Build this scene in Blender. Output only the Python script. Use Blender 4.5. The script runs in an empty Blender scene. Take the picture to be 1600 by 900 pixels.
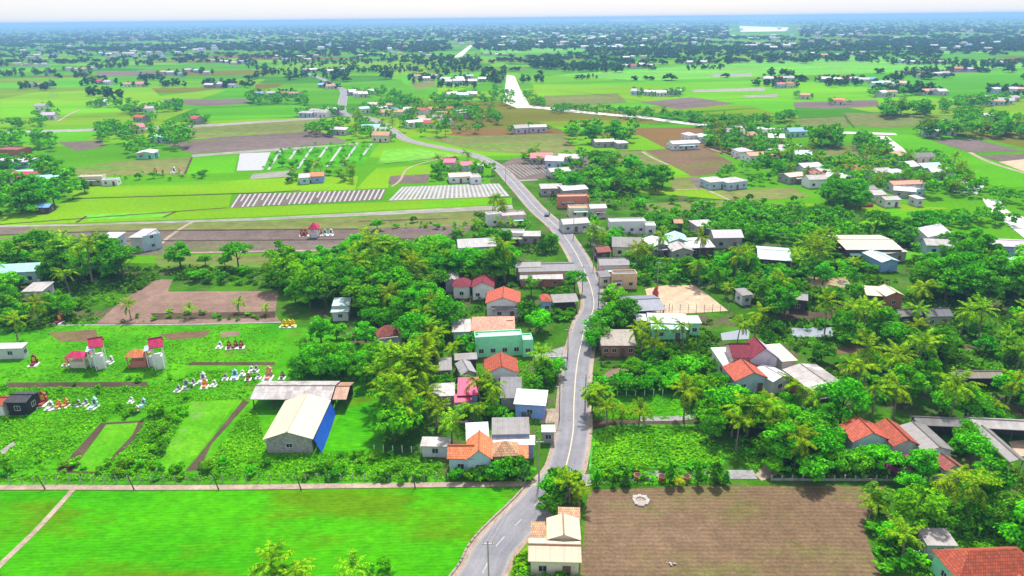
import bpy, math, random
import numpy as np
from mathutils import Matrix, Vector
R = math.radians
S = bpy.context.scene
COL = S.collection
rng = random.Random(7)
nrg = np.random.default_rng(11)

# ---------------------------------------------------------------- camera, sky, sun, exposure
CAM_H, PITCH, ROLL, FPX = 70.0, R(21.3), R(-0.61), 1081.0
cd = bpy.data.cameras.new('camera'); cam = bpy.data.objects.new('camera', cd); COL.objects.link(cam)
cd.sensor_width = 36.0; cd.lens = 36.0 * FPX / 1600.0; cd.clip_start = 0.5; cd.clip_end = 60000
CM = Matrix.Translation((0, 0, CAM_H)) @ Matrix.Rotation(R(90) - PITCH, 4, 'X') @ Matrix.Rotation(ROLL, 4, 'Z')
cam.matrix_world = CM; S.camera = cam
CR = np.array(CM.to_3x3()); CRT = CR.T
SUN_EL, SUN_AZ = R(60), R(8)        # azimuth from +Y (away from the camera) towards +X
w = bpy.data.worlds.new('World'); S.world = w; w.use_nodes = True
nt = w.node_tree; nt.nodes.clear()
sky = nt.nodes.new('ShaderNodeTexSky'); sky.sky_type = 'NISHITA'; sky.sun_disc = False
sky.sun_elevation = SUN_EL; sky.sun_rotation = SUN_AZ; sky.air_density = 1.0; sky.dust_density = 1.5; sky.ozone_density = 1.0
bg = nt.nodes.new('ShaderNodeBackground'); bg.inputs['Strength'].default_value = 0.15
wo = nt.nodes.new('ShaderNodeOutputWorld')
# thin bright overcast drawn over the blue
tcw = nt.nodes.new('ShaderNodeTexCoord'); cn = nt.nodes.new('ShaderNodeTexNoise'); cn.inputs['Scale'].default_value = 3.0; cn.inputs['Detail'].default_value = 5.0
nt.links.new(tcw.outputs['Generated'], cn.inputs['Vector'])
cr = nt.nodes.new('ShaderNodeMapRange'); cr.inputs['From Min'].default_value = 0.3; cr.inputs['From Max'].default_value = 0.7; cr.inputs['To Min'].default_value = 0.6; cr.inputs['To Max'].default_value = 0.9
nt.links.new(cn.outputs['Fac'], cr.inputs['Value'])
cm = nt.nodes.new('ShaderNodeMix'); cm.data_type = 'RGBA'; cm.inputs[7].default_value = (3.82, 3.86, 4.05, 1)
nt.links.new(cr.outputs[0], cm.inputs[0]); nt.links.new(sky.outputs[0], cm.inputs[6]); nt.links.new(cm.outputs[2], bg.inputs[0]); nt.links.new(bg.outputs[0], wo.inputs[0])
sl = bpy.data.lights.new('sun', 'SUN'); sl.energy = 4.2; sl.angle = R(4.0); sl.color = (1.0, 0.96, 0.9)
so = bpy.data.objects.new('sun', sl); COL.objects.link(so)
sd = Vector((math.sin(SUN_AZ) * math.cos(SUN_EL), math.cos(SUN_AZ) * math.cos(SUN_EL), math.sin(SUN_EL)))
so.rotation_euler = sd.to_track_quat('Z', 'Y').to_euler(); so.location = (0, 0, 200)
S.view_settings.view_transform = 'Standard'; S.view_settings.look = 'None'
S.view_settings.exposure = 0.75; S.view_settings.gamma = 1.0; S.view_settings.use_curve_mapping = False
S.render.engine = 'CYCLES'
try:
    S.cycles.max_bounces = 5; S.cycles.diffuse_bounces = 2; S.cycles.transmission_bounces = 3; S.cycles.glossy_bounces = 2
    S.cycles.volume_bounces = 1; S.cycles.use_denoising = True
except Exception: pass

# ---------------------------------------------------------------- pixel <-> ground
def G(u, v, z=0.0):
    d = CR @ np.array(((u - 800) / FPX, -(v - 450) / FPX, -1.0))
    t = (z - CAM_H) / min(d[2], -1e-4)
    return (d[0] * t, d[1] * t)
def P(x, y, z=0.0):
    q = CRT @ np.array((x, y, z - CAM_H))
    return (800 + FPX * q[0] / -q[2], 450 - FPX * q[1] / -q[2], -q[2])

# ---------------------------------------------------------------- mesh helper
class MB:
    def __init__(self): self.v = []; self.f = []; self.m = []; self.uv = []; self.T = None
    def av(self, p):
        if self.T is not None: p = self.T(p)
        self.v.append((float(p[0]), float(p[1]), float(p[2]))); return len(self.v) - 1
    def poly(self, pts, m=0, uv=None):
        self.f.append([self.av(p) for p in pts]); self.m.append(m); self.uv.append(uv)
    def box(self, x0, x1, y0, y1, z0, z1, m=0):
        i = [self.av(p) for p in ((x0,y0,z0),(x1,y0,z0),(x1,y1,z0),(x0,y1,z0),(x0,y0,z1),(x1,y0,z1),(x1,y1,z1),(x0,y1,z1))]
        dx, dy, dz = x1-x0, y1-y0, z1-z0
        for q, uv in (((0,3,2,1),(dx,dy)),((4,5,6,7),(dx,dy)),((0,1,5,4),(dx,dz)),((1,2,6,5),(dy,dz)),((2,3,7,6),(dx,dz)),((3,0,4,7),(dy,dz))):
            self.f.append([i[k] for k in q]); self.m.append(m); self.uv.append([(0,0),(uv[0],0),(uv[0],uv[1]),(0,uv[1])])
    def slab(self, top, t, m=0, uv=None):
        bot = [(p[0], p[1], p[2] - t) for p in top]
        self.poly(top, m, uv); self.poly(bot[::-1], m)
        n = len(top)
        for k in range(n):
            j = (k + 1) % n; self.poly([top[k], bot[k], bot[j], top[j]], m)
    def tube(self, pts, rad, n=6, m=0):
        rings = []
        for k, p in enumerate(pts):
            p = Vector(p); q = Vector(pts[min(k+1, len(pts)-1)]) - Vector(pts[max(k-1, 0)])
            q.normalize(); a = q.cross(Vector((0.31, 0.95, 0.05))); a.normalize(); b = q.cross(a); r = rad[k] if hasattr(rad, '__len__') else rad
            rings.append([self.av(p + (a*math.cos(2*math.pi*i/n) + b*math.sin(2*math.pi*i/n)) * r) for i in range(n)])
        for r0, r1 in zip(rings, rings[1:]):
            for i in range(n):
                self.f.append([r0[i], r0[(i+1)%n], r1[(i+1)%n], r1[i]]); self.m.append(m); self.uv.append(None)
        self.f.append(rings[-1][:]); self.m.append(m); self.uv.append(None)
        self.f.append(rings[0][::-1]); self.m.append(m); self.uv.append(None)
    def build(self, name, mats, parent=None, loc=None, smooth=False):
        me = bpy.data.meshes.new(name); me.from_pydata(self.v, [], self.f)
        mats = mats if isinstance(mats, (list, tuple)) else [mats]
        for x in mats: me.materials.append(x)
        if len(mats) > 1: me.polygons.foreach_set('material_index', self.m)
        if any(u is not None for u in self.uv):
            l = me.uv_layers.new(name='uv'); dat = []
            for fa, u in zip(self.f, self.uv): dat += [c for q in (u if u is not None else [(0, 0)] * len(fa)) for c in q]
            l.data.foreach_set('uv', dat)
        if smooth: me.polygons.foreach_set('use_smooth', [True] * len(me.polygons))
        me.update()
        o = bpy.data.objects.new(name, me); COL.objects.link(o)
        if parent is not None: o.parent = parent
        if loc is not None: o.location = loc
        return o
def np_mesh(name, verts, faces, mat):            # arrays (n,3), (m,4)
    me = bpy.data.meshes.new(name); n, m, k = len(verts), len(faces), faces.shape[1]
    me.vertices.add(n); me.vertices.foreach_set('co', verts.astype(np.float32).ravel())
    me.loops.add(m * k); me.loops.foreach_set('vertex_index', faces.astype(np.int32).ravel())
    me.polygons.add(m); me.polygons.foreach_set('loop_start', np.arange(0, m * k, k, dtype=np.int32))
    try: me.polygons.foreach_set('loop_total', np.full(m, k, dtype=np.int32))
    except Exception: pass
    me.materials.append(mat); me.update(calc_edges=True); me.validate(); return me
def tag(o, label=None, cat=None, group=None, kind=None):
    if label: o['label'] = label
    if cat: o['category'] = cat
    if group: o['group'] = group
    if kind: o['kind'] = kind
    return o
def empty(name, loc, rz=0.0):
    o = bpy.data.objects.new(name, None); o.empty_display_size = 0.3; COL.objects.link(o); o.location = loc; o.rotation_euler = (0, 0, rz); return o

# ---------------------------------------------------------------- materials
def srgb(r, g, b):
    f = lambda c: (c/255/12.92) if c/255 <= 0.04045 else ((c/255 + 0.055)/1.055) ** 2.4
    return (f(r), f(g), f(b), 1)
class NT:
    def __init__(self, name):
        self.mat = bpy.data.materials.new(name); self.mat.use_nodes = True; self.t = self.mat.node_tree; self.t.nodes.clear()
        self.out = self.n('ShaderNodeOutputMaterial')
    def n(self, ty, **kw):
        x = self.t.nodes.new(ty)
        for k, v in kw.items(): setattr(x, k, v)
        return x
    def l(self, a, b): self.t.links.new(a, b)
    def val(self, x, k, v): x.inputs[k].default_value = v
    def noise(self, vec, scale, detail=3, rough=0.55):
        x = self.n('ShaderNodeTexNoise'); self.val(x, 'Scale', scale); self.val(x, 'Detail', detail); self.val(x, 'Roughness', rough)
        if vec is not None: self.l(vec, x.inputs['Vector'])
        return x.outputs['Fac']
    def ramp(self, fac, stops):
        x = self.n('ShaderNodeValToRGB'); e = x.color_ramp.elements
        while len(e) < len(stops): e.new(0.5)
        for q, (p, c) in zip(e, stops): q.position = p; q.color = c
        self.l(fac, x.inputs[0]); return x.outputs[0]
    def mix(self, fac, a, b, mode='MIX'):
        x = self.n('ShaderNodeMix', data_type='RGBA', blend_type=mode)
        for s, q in ((0, fac), (6, a), (7, b)):
            if isinstance(q, (int, float)): x.inputs[s].default_value = q
            elif isinstance(q, tuple): x.inputs[s].default_value = q
            else: self.l(q, x.inputs[s])
        return x.outputs[2]
    def math(self, op, a, b=None, clamp=False):
        x = self.n('ShaderNodeMath', operation=op, use_clamp=clamp)
        for s, q in ((0, a), (1, b)):
            if q is None: continue
            if isinstance(q, (int, float)): x.inputs[s].default_value = q
            else: self.l(q, x.inputs[s])
        return x.outputs[0]
    def coord(self, which='Object'): return self.n('ShaderNodeTexCoord').outputs[which]
    def mapping(self, vec, rot=0.0, scale=(1,1,1)):
        x = self.n('ShaderNodeMapping'); self.val(x, 'Rotation', (0,0,rot)); self.val(x, 'Scale', scale); self.l(vec, x.inputs['Vector']); return x.outputs[0]
    def bump(self, h, strength=0.4, dist=0.1):
        x = self.n('ShaderNodeBump'); self.val(x, 'Strength', strength); self.val(x, 'Distance', dist); self.l(h, x.inputs['Height']); return x.outputs[0]
    def surf(self, color, rough=0.9, normal=None, spec=0.15):
        p = self.n('ShaderNodeBsdfPrincipled'); self.val(p, 'Roughness', rough); self.val(p, 'Specular IOR Level', spec)
        if isinstance(color, tuple): self.val(p, 'Base Color', color)
        else: self.l(color, p.inputs['Base Color'])
        if normal is not None: self.l(normal, p.inputs['Normal'])
        self.l(p.outputs[0], self.out.inputs[0]); return p
def sc(c, k): return (min(c[0]*k,1), min(c[1]*k,1), min(c[2]*k,1), 1)

def ground_mat(name, c1, c2, c3=None, coarse=0.03, fine=1.2, rot=0.0, stretch=1.0, lines=0.0, period=1.0, bump=0.5, patch=0.55, linedark=0.6):
    """soil or crop: two colours in soft patches, a third in blots, fine grain, optional drill lines along rot"""
    c1, c2 = sc(c1, .84), sc(c2, .84); c3 = sc(c3, .84) if c3 is not None else None
    N = NT(name); co = N.coord(); q = N.mapping(co, -rot, (1.0/stretch, 1, 1))
    a = N.noise(q, coarse, 4); col = N.mix(N.ramp(a, [(0.35,(0,0,0,1)),(0.65,(1,1,1,1))]), c1, c2)
    if c3 is not None:
        b = N.noise(q, coarse * 1.7, 5, 0.62); q2 = N.ramp(b, [(patch,(0,0,0,1)),(patch+0.12,(1,1,1,1))]); col = N.mix(q2, col, c3)
    g = N.noise(co if lines > .1 else q, fine, 5, 0.7); g3 = N.noise(co, fine * 0.22, 3, 0.6)
    gm = N.ramp(g, [(0.25,(0.66,0.66,0.66,1)),(0.75,(1.3,1.3,1.3,1))]); col = N.mix(1.0, col, gm, 'MULTIPLY')
    col = N.mix(1.0, col, N.ramp(g3, [(0.3,(0.82,0.82,0.82,1)),(0.7,(1.15,1.15,1.15,1))]), 'MULTIPLY')
    h = g
    if lines > 0:
        wv = N.n('ShaderNodeTexWave', wave_type='BANDS', bands_direction='Y'); N.val(wv, 'Scale', 0.314159 / period); N.val(wv, 'Distortion', 2.6); N.val(wv, 'Detail', 2.0); N.val(wv, 'Detail Scale', 0.6)
        N.l(N.mapping(co, -rot), wv.inputs['Vector'])
        k = 1 - lines * linedark
        col = N.mix(1.0, col, N.ramp(wv.outputs['Fac'], [(0.1,(k,k,k,1)),(0.8,(1.08,1.08,1.08,1))]), 'MULTIPLY')
    N.surf(col, 1.0, N.bump(h, bump, 0.12), 0.0); return N.mat
def plain(name, c, rough=0.7, var=0.25, spec=0.3, scale=1.5, dirt=None):
    N = NT(name); co = N.coord(); a = N.noise(co, scale, 5, 0.65)
    col = N.mix(N.ramp(a, [(0.3,(0,0,0,1)),(0.75,(1,1,1,1))]), sc(c, 1 - var), c)
    oi = N.n('ShaderNodeObjectInfo')
    if dirt is not None:
        b = N.noise(co, scale * 0.45, 6, 0.7); col = N.mix(N.ramp(b, [(0.5,(0,0,0,1)),(0.72,(0.8,0.8,0.8,1))]), col, dirt)
    N.surf(col, rough, None, spec); return N.mat
def roof_mat(name, c, kind, dirt, amount=0.5, patch=None):
    """roofing on its own unfolded u (along eave) and v (up the slope), in metres"""
    c = sc(c, .86); dirt = sc(dirt, .86)
    N = NT(name); uv = N.coord('UV'); ob = N.coord('Object'); oi = N.n('ShaderNodeObjectInfo')
    n1 = N.noise(ob, 0.5, 6, 0.7); col = N.mix(N.ramp(n1, [(0.62-0.25*amount,(0,0,0,1)),(0.85-0.2*amount,(0.85,0.85,0.85,1))]), c, dirt)
    if patch is not None:                        # single sheets replaced by others
        br = N.n('ShaderNodeTexBrick'); br.offset = 0.0; N.val(br, 'Scale', 1.0); N.val(br, 'Brick Width', 1.1); N.val(br, 'Row Height', 2.4); N.val(br, 'Mortar Size', 0.0)
        N.val(br, 'Color1', (0,0,0,1)); N.val(br, 'Color2', (1,1,1,1)); N.l(uv, br.inputs['Vector'])
        col = N.mix(N.ramp(br.outputs[0], [(0.62,(0,0,0,1)),(0.72,(0.9,0.9,0.9,1))]), col, patch)
    if kind == 'tile':
        br = N.n('ShaderNodeTexBrick'); N.val(br, 'Scale', 1.0); N.val(br, 'Brick Width', 0.32); N.val(br, 'Row Height', 0.42); N.val(br, 'Mortar Size', 0.03); N.val(br, 'Bias', 0.0)
        N.val(br, 'Color1', (0.72,0.72,0.72,1)); N.val(br, 'Color2', (1.2,1.2,1.2,1)); N.val(br, 'Mortar', (0.42,0.4,0.4,1)); N.l(uv, br.inputs['Vector'])
        col = N.mix(1.0, col, br.outputs[0], 'MULTIPLY'); h = br.outputs['Fac']; st = -0.5
        nrm = N.bump(N.math('SUBTRACT', 1.0, h), 0.6, 0.05); rough = 0.75
    else:
        wv = N.n('ShaderNodeTexWave', wave_type='BANDS', bands_direction='X'); N.val(wv, 'Scale', 0.314159 / 0.30); N.l(uv, wv.inputs['Vector'])
        sp = N.n('ShaderNodeSeparateXYZ'); N.l(uv, sp.inputs[0]); fr = N.math('FRACT', N.math('DIVIDE', sp.outputs[1], 1.8)); fx = N.math('FRACT', N.math('DIVIDE', sp.outputs[0], 0.95))
        seam = N.math('MAXIMUM', N.math('LESS_THAN', fr, 0.05), N.math('LESS_THAN', fx, 0.06)); col = N.mix(N.math('MULTIPLY', seam, 0.35), col, sc(dirt, 0.7))
        st2 = N.noise(N.mapping(uv, 0, (2.2, 0.12, 1)), 1.0, 4, 0.6); col = N.mix(1.0, col, N.ramp(st2, [(0.25,(0.78,0.78,0.78,1)),(0.65,(1.05,1.05,1.05,1))]), 'MULTIPLY')
        nrm = N.bump(wv.outputs['Fac'], 0.5, 0.04); rough = 0.5
    N.surf(col, rough, nrm, 0.3); return N.mat
def leaf_mat(name, dark, mid, light, tr=0.36, hue=0.02):
    N = NT(name); g = N.n('ShaderNodeNewGeometry'); oi = N.n('ShaderNodeObjectInfo')
    col = N.ramp(g.outputs['Random Per Island'], [(0.0, dark), (0.5, mid), (1.0, light)])
    pn = N.noise(g.outputs['Position'], 0.14, 2); col = N.mix(1.0, col, N.ramp(pn, [(0.3,(0.62,0.72,0.7,1)),(0.7,(1.25,1.15,1.1,1))]), 'MULTIPLY')
    hs = N.n('ShaderNodeHueSaturation'); N.val(hs, 'Saturation', 1.0); N.l(col, hs.inputs['Color'])
    N.l(N.math('ADD', N.math('MULTIPLY', oi.outputs['Random'], hue), 0.5 - hue * 1.0), hs.inputs['Hue'])
    N.l(N.math('ADD', N.math('MULTIPLY', oi.outputs['Random'], 0.55), 0.72), hs.inputs['Value'])
    d = N.n('ShaderNodeBsdfDiffuse'); t = N.n('ShaderNodeBsdfTranslucent'); m = N.n('ShaderNodeMixShader'); N.val(m, 0, tr)
    N.l(hs.outputs[0], d.inputs[0]); N.l(hs.outputs[0], t.inputs[0]); N.l(d.outputs[0], m.inputs[1]); N.l(t.outputs[0], m.inputs[2]); N.l(m.outputs[0], N.out.inputs[0])
    return N.mat
def water_mat(name, c, rough=0.08):
    N = NT(name); co = N.coord(); a = N.noise(co, 0.15, 3); col = N.mix(a, c, sc(c, 1.35))
    p = N.surf(col, rough, N.bump(N.noise(co, 1.3, 3), 0.05, 0.1), 0.6); return N.mat

L = lambda r, g, b: (r, g, b, 1)
M = {}
def patchwork(name, stops, size=95.0, rot=R(4), bund=0.028):
    """small holdings: one crop colour per plot, thin banks between plots"""
    stops = [(p, sc(c, .84)) for p, c in stops]
    N = NT(name); co = N.coord(); wob = N.noise(co, 0.01, 2); q = N.mapping(co, -rot, (1/size/1.9, 1/size, 1))
    v = N.n('ShaderNodeTexVoronoi', feature='F1', distance='CHEBYCHEV'); N.val(v, 'Scale', 1.0); N.val(v, 'Randomness', .75); N.l(q, v.inputs['Vector'])
    e = N.n('ShaderNodeTexVoronoi', feature='DISTANCE_TO_EDGE'); N.val(e, 'Scale', 1.0); N.val(e, 'Randomness', .75); N.l(q, e.inputs['Vector'])
    sp = N.n('ShaderNodeSeparateColor'); N.l(v.outputs['Color'], sp.inputs[0]); r = N.ramp(sp.outputs[0], stops); r.node.color_ramp.interpolation = 'CONSTANT'
    a = N.noise(N.mapping(co, -rot, (.25, 1, 1)), .02, 5, .6); col = N.mix(1.0, r, N.ramp(a, [(.3,(.78,.8,.8,1)),(.7,(1.18,1.12,1.1,1))]), 'MULTIPLY')
    b = N.noise(co, .045, 4, .6); col = N.mix(N.ramp(b, [(.62,(0,0,0,1)),(.74,(.55,.55,.55,1))]), col, L(.13,.20,.03))
    g = N.noise(co, .7, 4, .7); col = N.mix(1.0, col, N.ramp(g, [(.25,(.75,.75,.75,1)),(.75,(1.22,1.22,1.22,1))]), 'MULTIPLY')
    N.surf(col, 1.0, N.bump(g, .5, .12), 0.0); return N.mat
M['base'] = patchwork('country_ground', [(0,L(0.07777,0.2625,0.0024)),(.3,L(0.1244,0.3182,0.0032)),(.48,L(0.05185,0.1909,0.0032)),(.62,L(0.1555,0.3023,0.0048)),(.74,L(0.1348,0.1432,0.014)),(.84,L(0.09333,0.2863,0.0024)),(.92,L(0.1763,0.1114,0.036)),(.96,L(0.1037,0.2227,0.0048))])
M['rice'] = ground_mat('rice_leaves', L(.03,.25,.0008), L(.062,.34,.001), L(.085,.20,.002), coarse=0.045, fine=1.8, rot=R(2), stretch=2.6, lines=0.06, period=0.6, patch=0.5)
M['rice_mid'] = patchwork('rice_leaves_mid', [(0,L(0.09031,0.3341,0.002)),(.3,L(0.1275,0.3659,0.0028)),(.55,L(0.07437,0.2863,0.002)),(.72,L(0.1594,0.342,0.004)),(.9,L(0.1381,0.2386,0.0056))], 120.0, R(3))
M['rice_young'] = ground_mat('young_rice', L(.10,.38,.02), L(.17,.42,.04), L(.16,.26,.06), coarse=0.02, fine=0.9, rot=R(3), stretch=4, patch=0.52)
M['meadow'] = ground_mat('meadow', L(.04,.24,.003), L(.085,.34,.005), L(.12,.20,.02), coarse=0.06, fine=1.1, patch=0.6, bump=0.9)
M['olive'] = ground_mat('stubble', L(.13,.16,.045), L(.19,.21,.06), L(.10,.24,.02), coarse=0.02, fine=0.8, rot=R(3), stretch=4, patch=0.56)
M['soil'] = ground_mat('ploughed_soil', L(.15,.10,.055), L(.195,.13,.08), L(.145,.14,.045), coarse=0.035, fine=1.9, rot=R(-1), stretch=1.6, lines=0.15, period=0.8, patch=0.5)
M['soil_mauve'] = ground_mat('wet_soil', L(.15,.115,.10), L(.19,.15,.135), L(.14,.15,.06), coarse=0.018, fine=0.8, rot=R(2), stretch=5, lines=0.2, period=1.2, patch=0.57)
M['dirt'] = ground_mat('bare_dirt', L(.21,.135,.105), L(.27,.18,.14), L(.24,.20,.12), coarse=0.08, fine=1.6, patch=0.6)
M['sand'] = ground_mat('pale_sand', L(.50,.36,.24), L(.56,.42,.30), L(.42,.36,.2), coarse=0.08, fine=1.6, patch=0.62)
M['mud'] = ground_mat('dark_mud', L(.07,.05,.035), L(.11,.08,.055), L(.06,.09,.02), coarse=0.1, fine=1.8, patch=0.56)
M['village'] = ground_mat('village_ground', L(.03,.11,.005), L(.065,.19,.008), L(.12,.092,.06), coarse=0.07, fine=1.4, patch=0.52, bump=0.9)
M['pale'] = ground_mat('pale_water_film', L(.26,.25,.21), L(.33,.32,.29), L(.16,.2,.07), coarse=0.05, fine=0.9, rot=R(2), stretch=5, patch=0.57)
M['film'] = plain('plastic_film', L(.40,.40,.41), 0.4, 0.35, 0.4, 0.6, L(.3,.3,.24))
M['path'] = ground_mat('path_dirt', L(.33,.25,.19), L(.41,.33,.26), L(.24,.25,.1), coarse=0.15, fine=2.2, patch=0.62)
M['concrete_path'] = ground_mat('path_concrete', L(.27,.265,.26), L(.33,.32,.31), L(.2,.19,.14), coarse=0.1, fine=2.2, patch=0.6)
M['pond'] = ground_mat('pond_weed', L(.07,.30,.006), L(.11,.36,.01), L(.15,.30,.06), coarse=0.12, fine=1.6, patch=0.55, bump=0.3)
M['hyacinth'] = ground_mat('floating_leaves', L(.035,.30,.02), L(.07,.40,.03), L(.15,.42,.13), coarse=0.25, fine=2.4, patch=0.6, bump=1.0)
M['water'] = water_mat('still_water', L(.20,.22,.24)); M['water_brown'] = water_mat('brown_water', L(.30,.22,.11), 0.15)
M['river'] = water_mat('river_water', L(.55,.52,.47), 0.25)
# road: worn asphalt
N = NT('asphalt'); co = N.coord(); a = N.noise(co, 0.25, 5, 0.6); b = N.noise(co, 3.0, 5, 0.75)
col = N.mix(N.ramp(a, [(0.3,(0,0,0,1)),(0.7,(1,1,1,1))]), L(.165,.162,.18), L(.225,.22,.235))
uvn = N.coord('UV'); sp = N.n('ShaderNodeSeparateXYZ'); N.l(uvn, sp.inputs[0])
edge = N.ramp(N.math('ABSOLUTE', sp.outputs[0]), [(0.80,(0,0,0,1)),(1.0,(0.75,0.75,0.75,1))]); col = N.mix(edge, col, L(.33,.30,.27))
trk = N.noise(N.mapping(uvn, 0, (3.0, 0.05, 1)), 1.0, 4, 0.6); col = N.mix(1.0, col, N.ramp(trk, [(0.3,(0.84,0.84,0.84,1)),(0.7,(1.1,1.1,1.1,1))]), 'MULTIPLY')
col = N.mix(1.0, col, N.ramp(b, [(0.3,(0.85,0.85,0.85,1)),(0.7,(1.1,1.1,1.1,1))]), 'MULTIPLY'); N.surf(col, 0.85, N.bump(b, 0.2, 0.02), 0.2); M['road'] = N.mat
M['line'] = plain('road_paint', L(.58,.52,.36), 0.7, 0.35, 0.2, 2.5); M['line_white'] = plain('road_paint_white', L(.46,.45,.43), 0.7, 0.35, 0.2, 2.5)
# roofs
D1 = L(.10,.075,.05); D2 = L(.34,.30,.27)
RF = dict(
 cream=(L(.64,.54,.39),'tin',L(.6,.45,.3),.3), brick=(L(.44,.085,.04),'tile',L(.28,.10,.05),.4), red=(L(.55,.11,.06),'tile',L(.35,.10,.06),.4), orange=(L(.80,.25,.10),'tile',L(.45,.18,.09),.3),
 tan=(L(.62,.36,.20),'tile',L(.4,.2,.12),.5), wine=(L(.26,.025,.05),'tile',L(.18,.03,.05),.4), oldred=(L(.36,.08,.06),'tile',L(.25,.14,.11),.8), salmon=(L(.80,.38,.27),'tile',L(.62,.33,.25),.4),
 white=(L(.64,.64,.66),'tin',L(.40,.38,.36),.5), grey=(L(.35,.34,.35),'tin',L(.22,.2,.19),.7), dark=(L(.17,.165,.18),'tin',L(.10,.09,.09),.6), cement=(L(.25,.235,.23),'tin',L(.16,.14,.13),.9),
 bluegrey=(L(.22,.23,.30),'tin',L(.14,.13,.14),.6), pink=(L(.70,.06,.16),'tin',L(.45,.08,.14),.4), teal=(L(.40,.72,.66),'tin',L(.3,.45,.42),.4), paleteal=(L(.46,.64,.62),'tin',L(.5,.55,.52),.4), mint=(L(.45,.80,.62),'tin',L(.4,.6,.5),.3),
 lavender=(L(.56,.46,.58),'tin',L(.5,.42,.5),.3), rust=(L(.50,.30,.20),'tin',L(.30,.13,.07),.9), blue=(L(.16,.38,.75),'tin',L(.2,.3,.45),.4), thatch=(L(.34,.30,.24),'tin',L(.18,.15,.11),.9), magenta=(L(.60,.03,.13),'tile',L(.4,.04,.1),.3), black=(L(.06,.06,.07),'tile',L(.04,.04,.04),.4), pale=(L(.47,.44,.43),'tin',L(.27,.23,.2),.8))
for k, (c, kd, d, am) in RF.items(): M['r_' + k] = roof_mat('roofing_' + k, c, kd, d, am)
M['r_patched'] = roof_mat('roofing_patched', L(.40,.36,.34), 'tin', L(.2,.17,.16), .8, L(.66,.60,.56)); M['r_greyshed'] = roof_mat('roofing_weathered', L(.52,.49,.48), 'tin', L(.24,.2,.19), .9, L(.26,.23,.22))
WL = dict(white=L(.80,.79,.80), cream=L(.78,.70,.55), mint=L(.28,.80,.48), sky=L(.46,.62,.74), lavender=L(.62,.56,.68), peach=L(.80,.52,.34), brick=L(.40,.17,.10), wood=L(.09,.07,.06), grey=L(.38,.37,.37), blue=L(.28,.42,.80), palegrey=L(.60,.60,.63), pinkish=L(.72,.52,.50), salmon=L(.62,.22,.15), black=L(.03,.03,.035), yellow=L(.75,.55,.2))
for k, c in WL.items(): M['w_' + k] = plain('plaster_' + k, c, 0.8, 0.18, 0.2, 0.8, sc(c, 0.55))
M['w_plank'] = plain('grey_planks', L(.42,.41,.40), 0.8, 0.5, 0.2, 1.6, L(.15,.13,.12))
M['glass'] = plain('dark_glass', L(.03,.035,.045), 0.15, 0.3, 0.5); M['frame'] = plain('window_frame', L(.55,.56,.58), 0.5, 0.2); M['door'] = plain('door_wood', L(.20,.11,.07), 0.6, 0.3); M['door_blue'] = plain('door_blue', L(.08,.17,.4), 0.6, 0.3)
M['conc'] = plain('old_concrete', L(.42,.40,.38), 0.9, 0.35, 0.15, 1.0, L(.2,.18,.16)); M['bark'] = plain('bark', L(.16,.12,.085), 0.9, 0.5, 0.1, 3.0); M['palmbark'] = plain('palm_bark', L(.27,.23,.18), 0.9, 0.4, 0.1, 3.0)
M['steel'] = plain('galvanised_steel', L(.40,.41,.42), 0.5, 0.2); M['blueplastic'] = plain('blue_tarp', L(.015,.10,.65), 0.45, 0.35, 0.4, 1.2); M['stone_white'] = plain('white_stone', L(.78,.77,.77), 0.6, 0.2, 0.3, 2.0); M['darkwire'] = plain('dark_wire', L(.05,.05,.05), 0.6)
for k, c in dict(red=L(.45,.06,.04), orange=L(.70,.25,.07), maroon=L(.22,.02,.04), grey=L(.40,.40,.42), darkgrey=L(.12,.12,.14), paleblue=L(.40,.66,.85), pink=L(.75,.30,.28), gold=L(.80,.55,.03), mint=L(.45,.78,.62), terracotta=L(.55,.18,.08)).items(): M['t_' + k] = plain('glazed_' + k, c, 0.45, 0.25, 0.4, 2.0)
# leaves
M['leaf_under_shade'] = leaf_mat('shaded_undergrowth_leaf', L(0.0145,0.0595,0.002), L(0.03625,0.1275,0.003), L(0.1015,0.289,0.004), 0.3)  # darkened leaf colour, paints in the shade of gaps between trees
M['leaf_a'] = leaf_mat('leaf_fresh', L(0.029,0.2304,0.002), L(0.0725,0.48,0.003), L(0.174,0.768,0.006)); M['leaf_b'] = leaf_mat('leaf_deep', L(0.0174,0.1536,0.002), L(0.0435,0.3456,0.003), L(0.116,0.5952,0.006))
M['leaf_c'] = leaf_mat('leaf_yellowish', L(.05,.26,.002), L(.13,.50,.003), L(.26,.72,.006)); M['leaf_d'] = leaf_mat('leaf_greyish', L(.04,.16,.008), L(.1,.34,.015), L(.2,.55,.03))
M['leaf_palm'] = leaf_mat('palm_frond', L(0.029,0.1248,0.002), L(0.1015,0.3264,0.004), L(0.319,0.5952,0.012), 0.25, 0.04); M['leaf_weed'] = leaf_mat('weed_leaf', L(0.04375,0.24,0.002), L(0.1,0.4032,0.003), L(0.1875,0.576,0.005), 0.3)
M['leaf_far'] = leaf_mat('leaf_far', L(.010,.05,.010), L(.024,.115,.018), L(.06,.24,.025), 0.15); M['leaf_mid'] = leaf_mat('leaf_mid', L(0.02936,0.1676,0.002), L(0.08809,0.3911,0.004), L(0.2153,0.6705,0.008), 0.25); M['leaf_bougain'] = leaf_mat('leaf_bougainvillea', L(.22,.02,.12), L(.42,.04,.26), L(.07,.14,.02), 0.3); M['leaf_lime'] = leaf_mat('leaf_lime', L(.25,.42,.01), L(.40,.55,.015), L(.55,.65,.03), 0.3)

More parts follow.
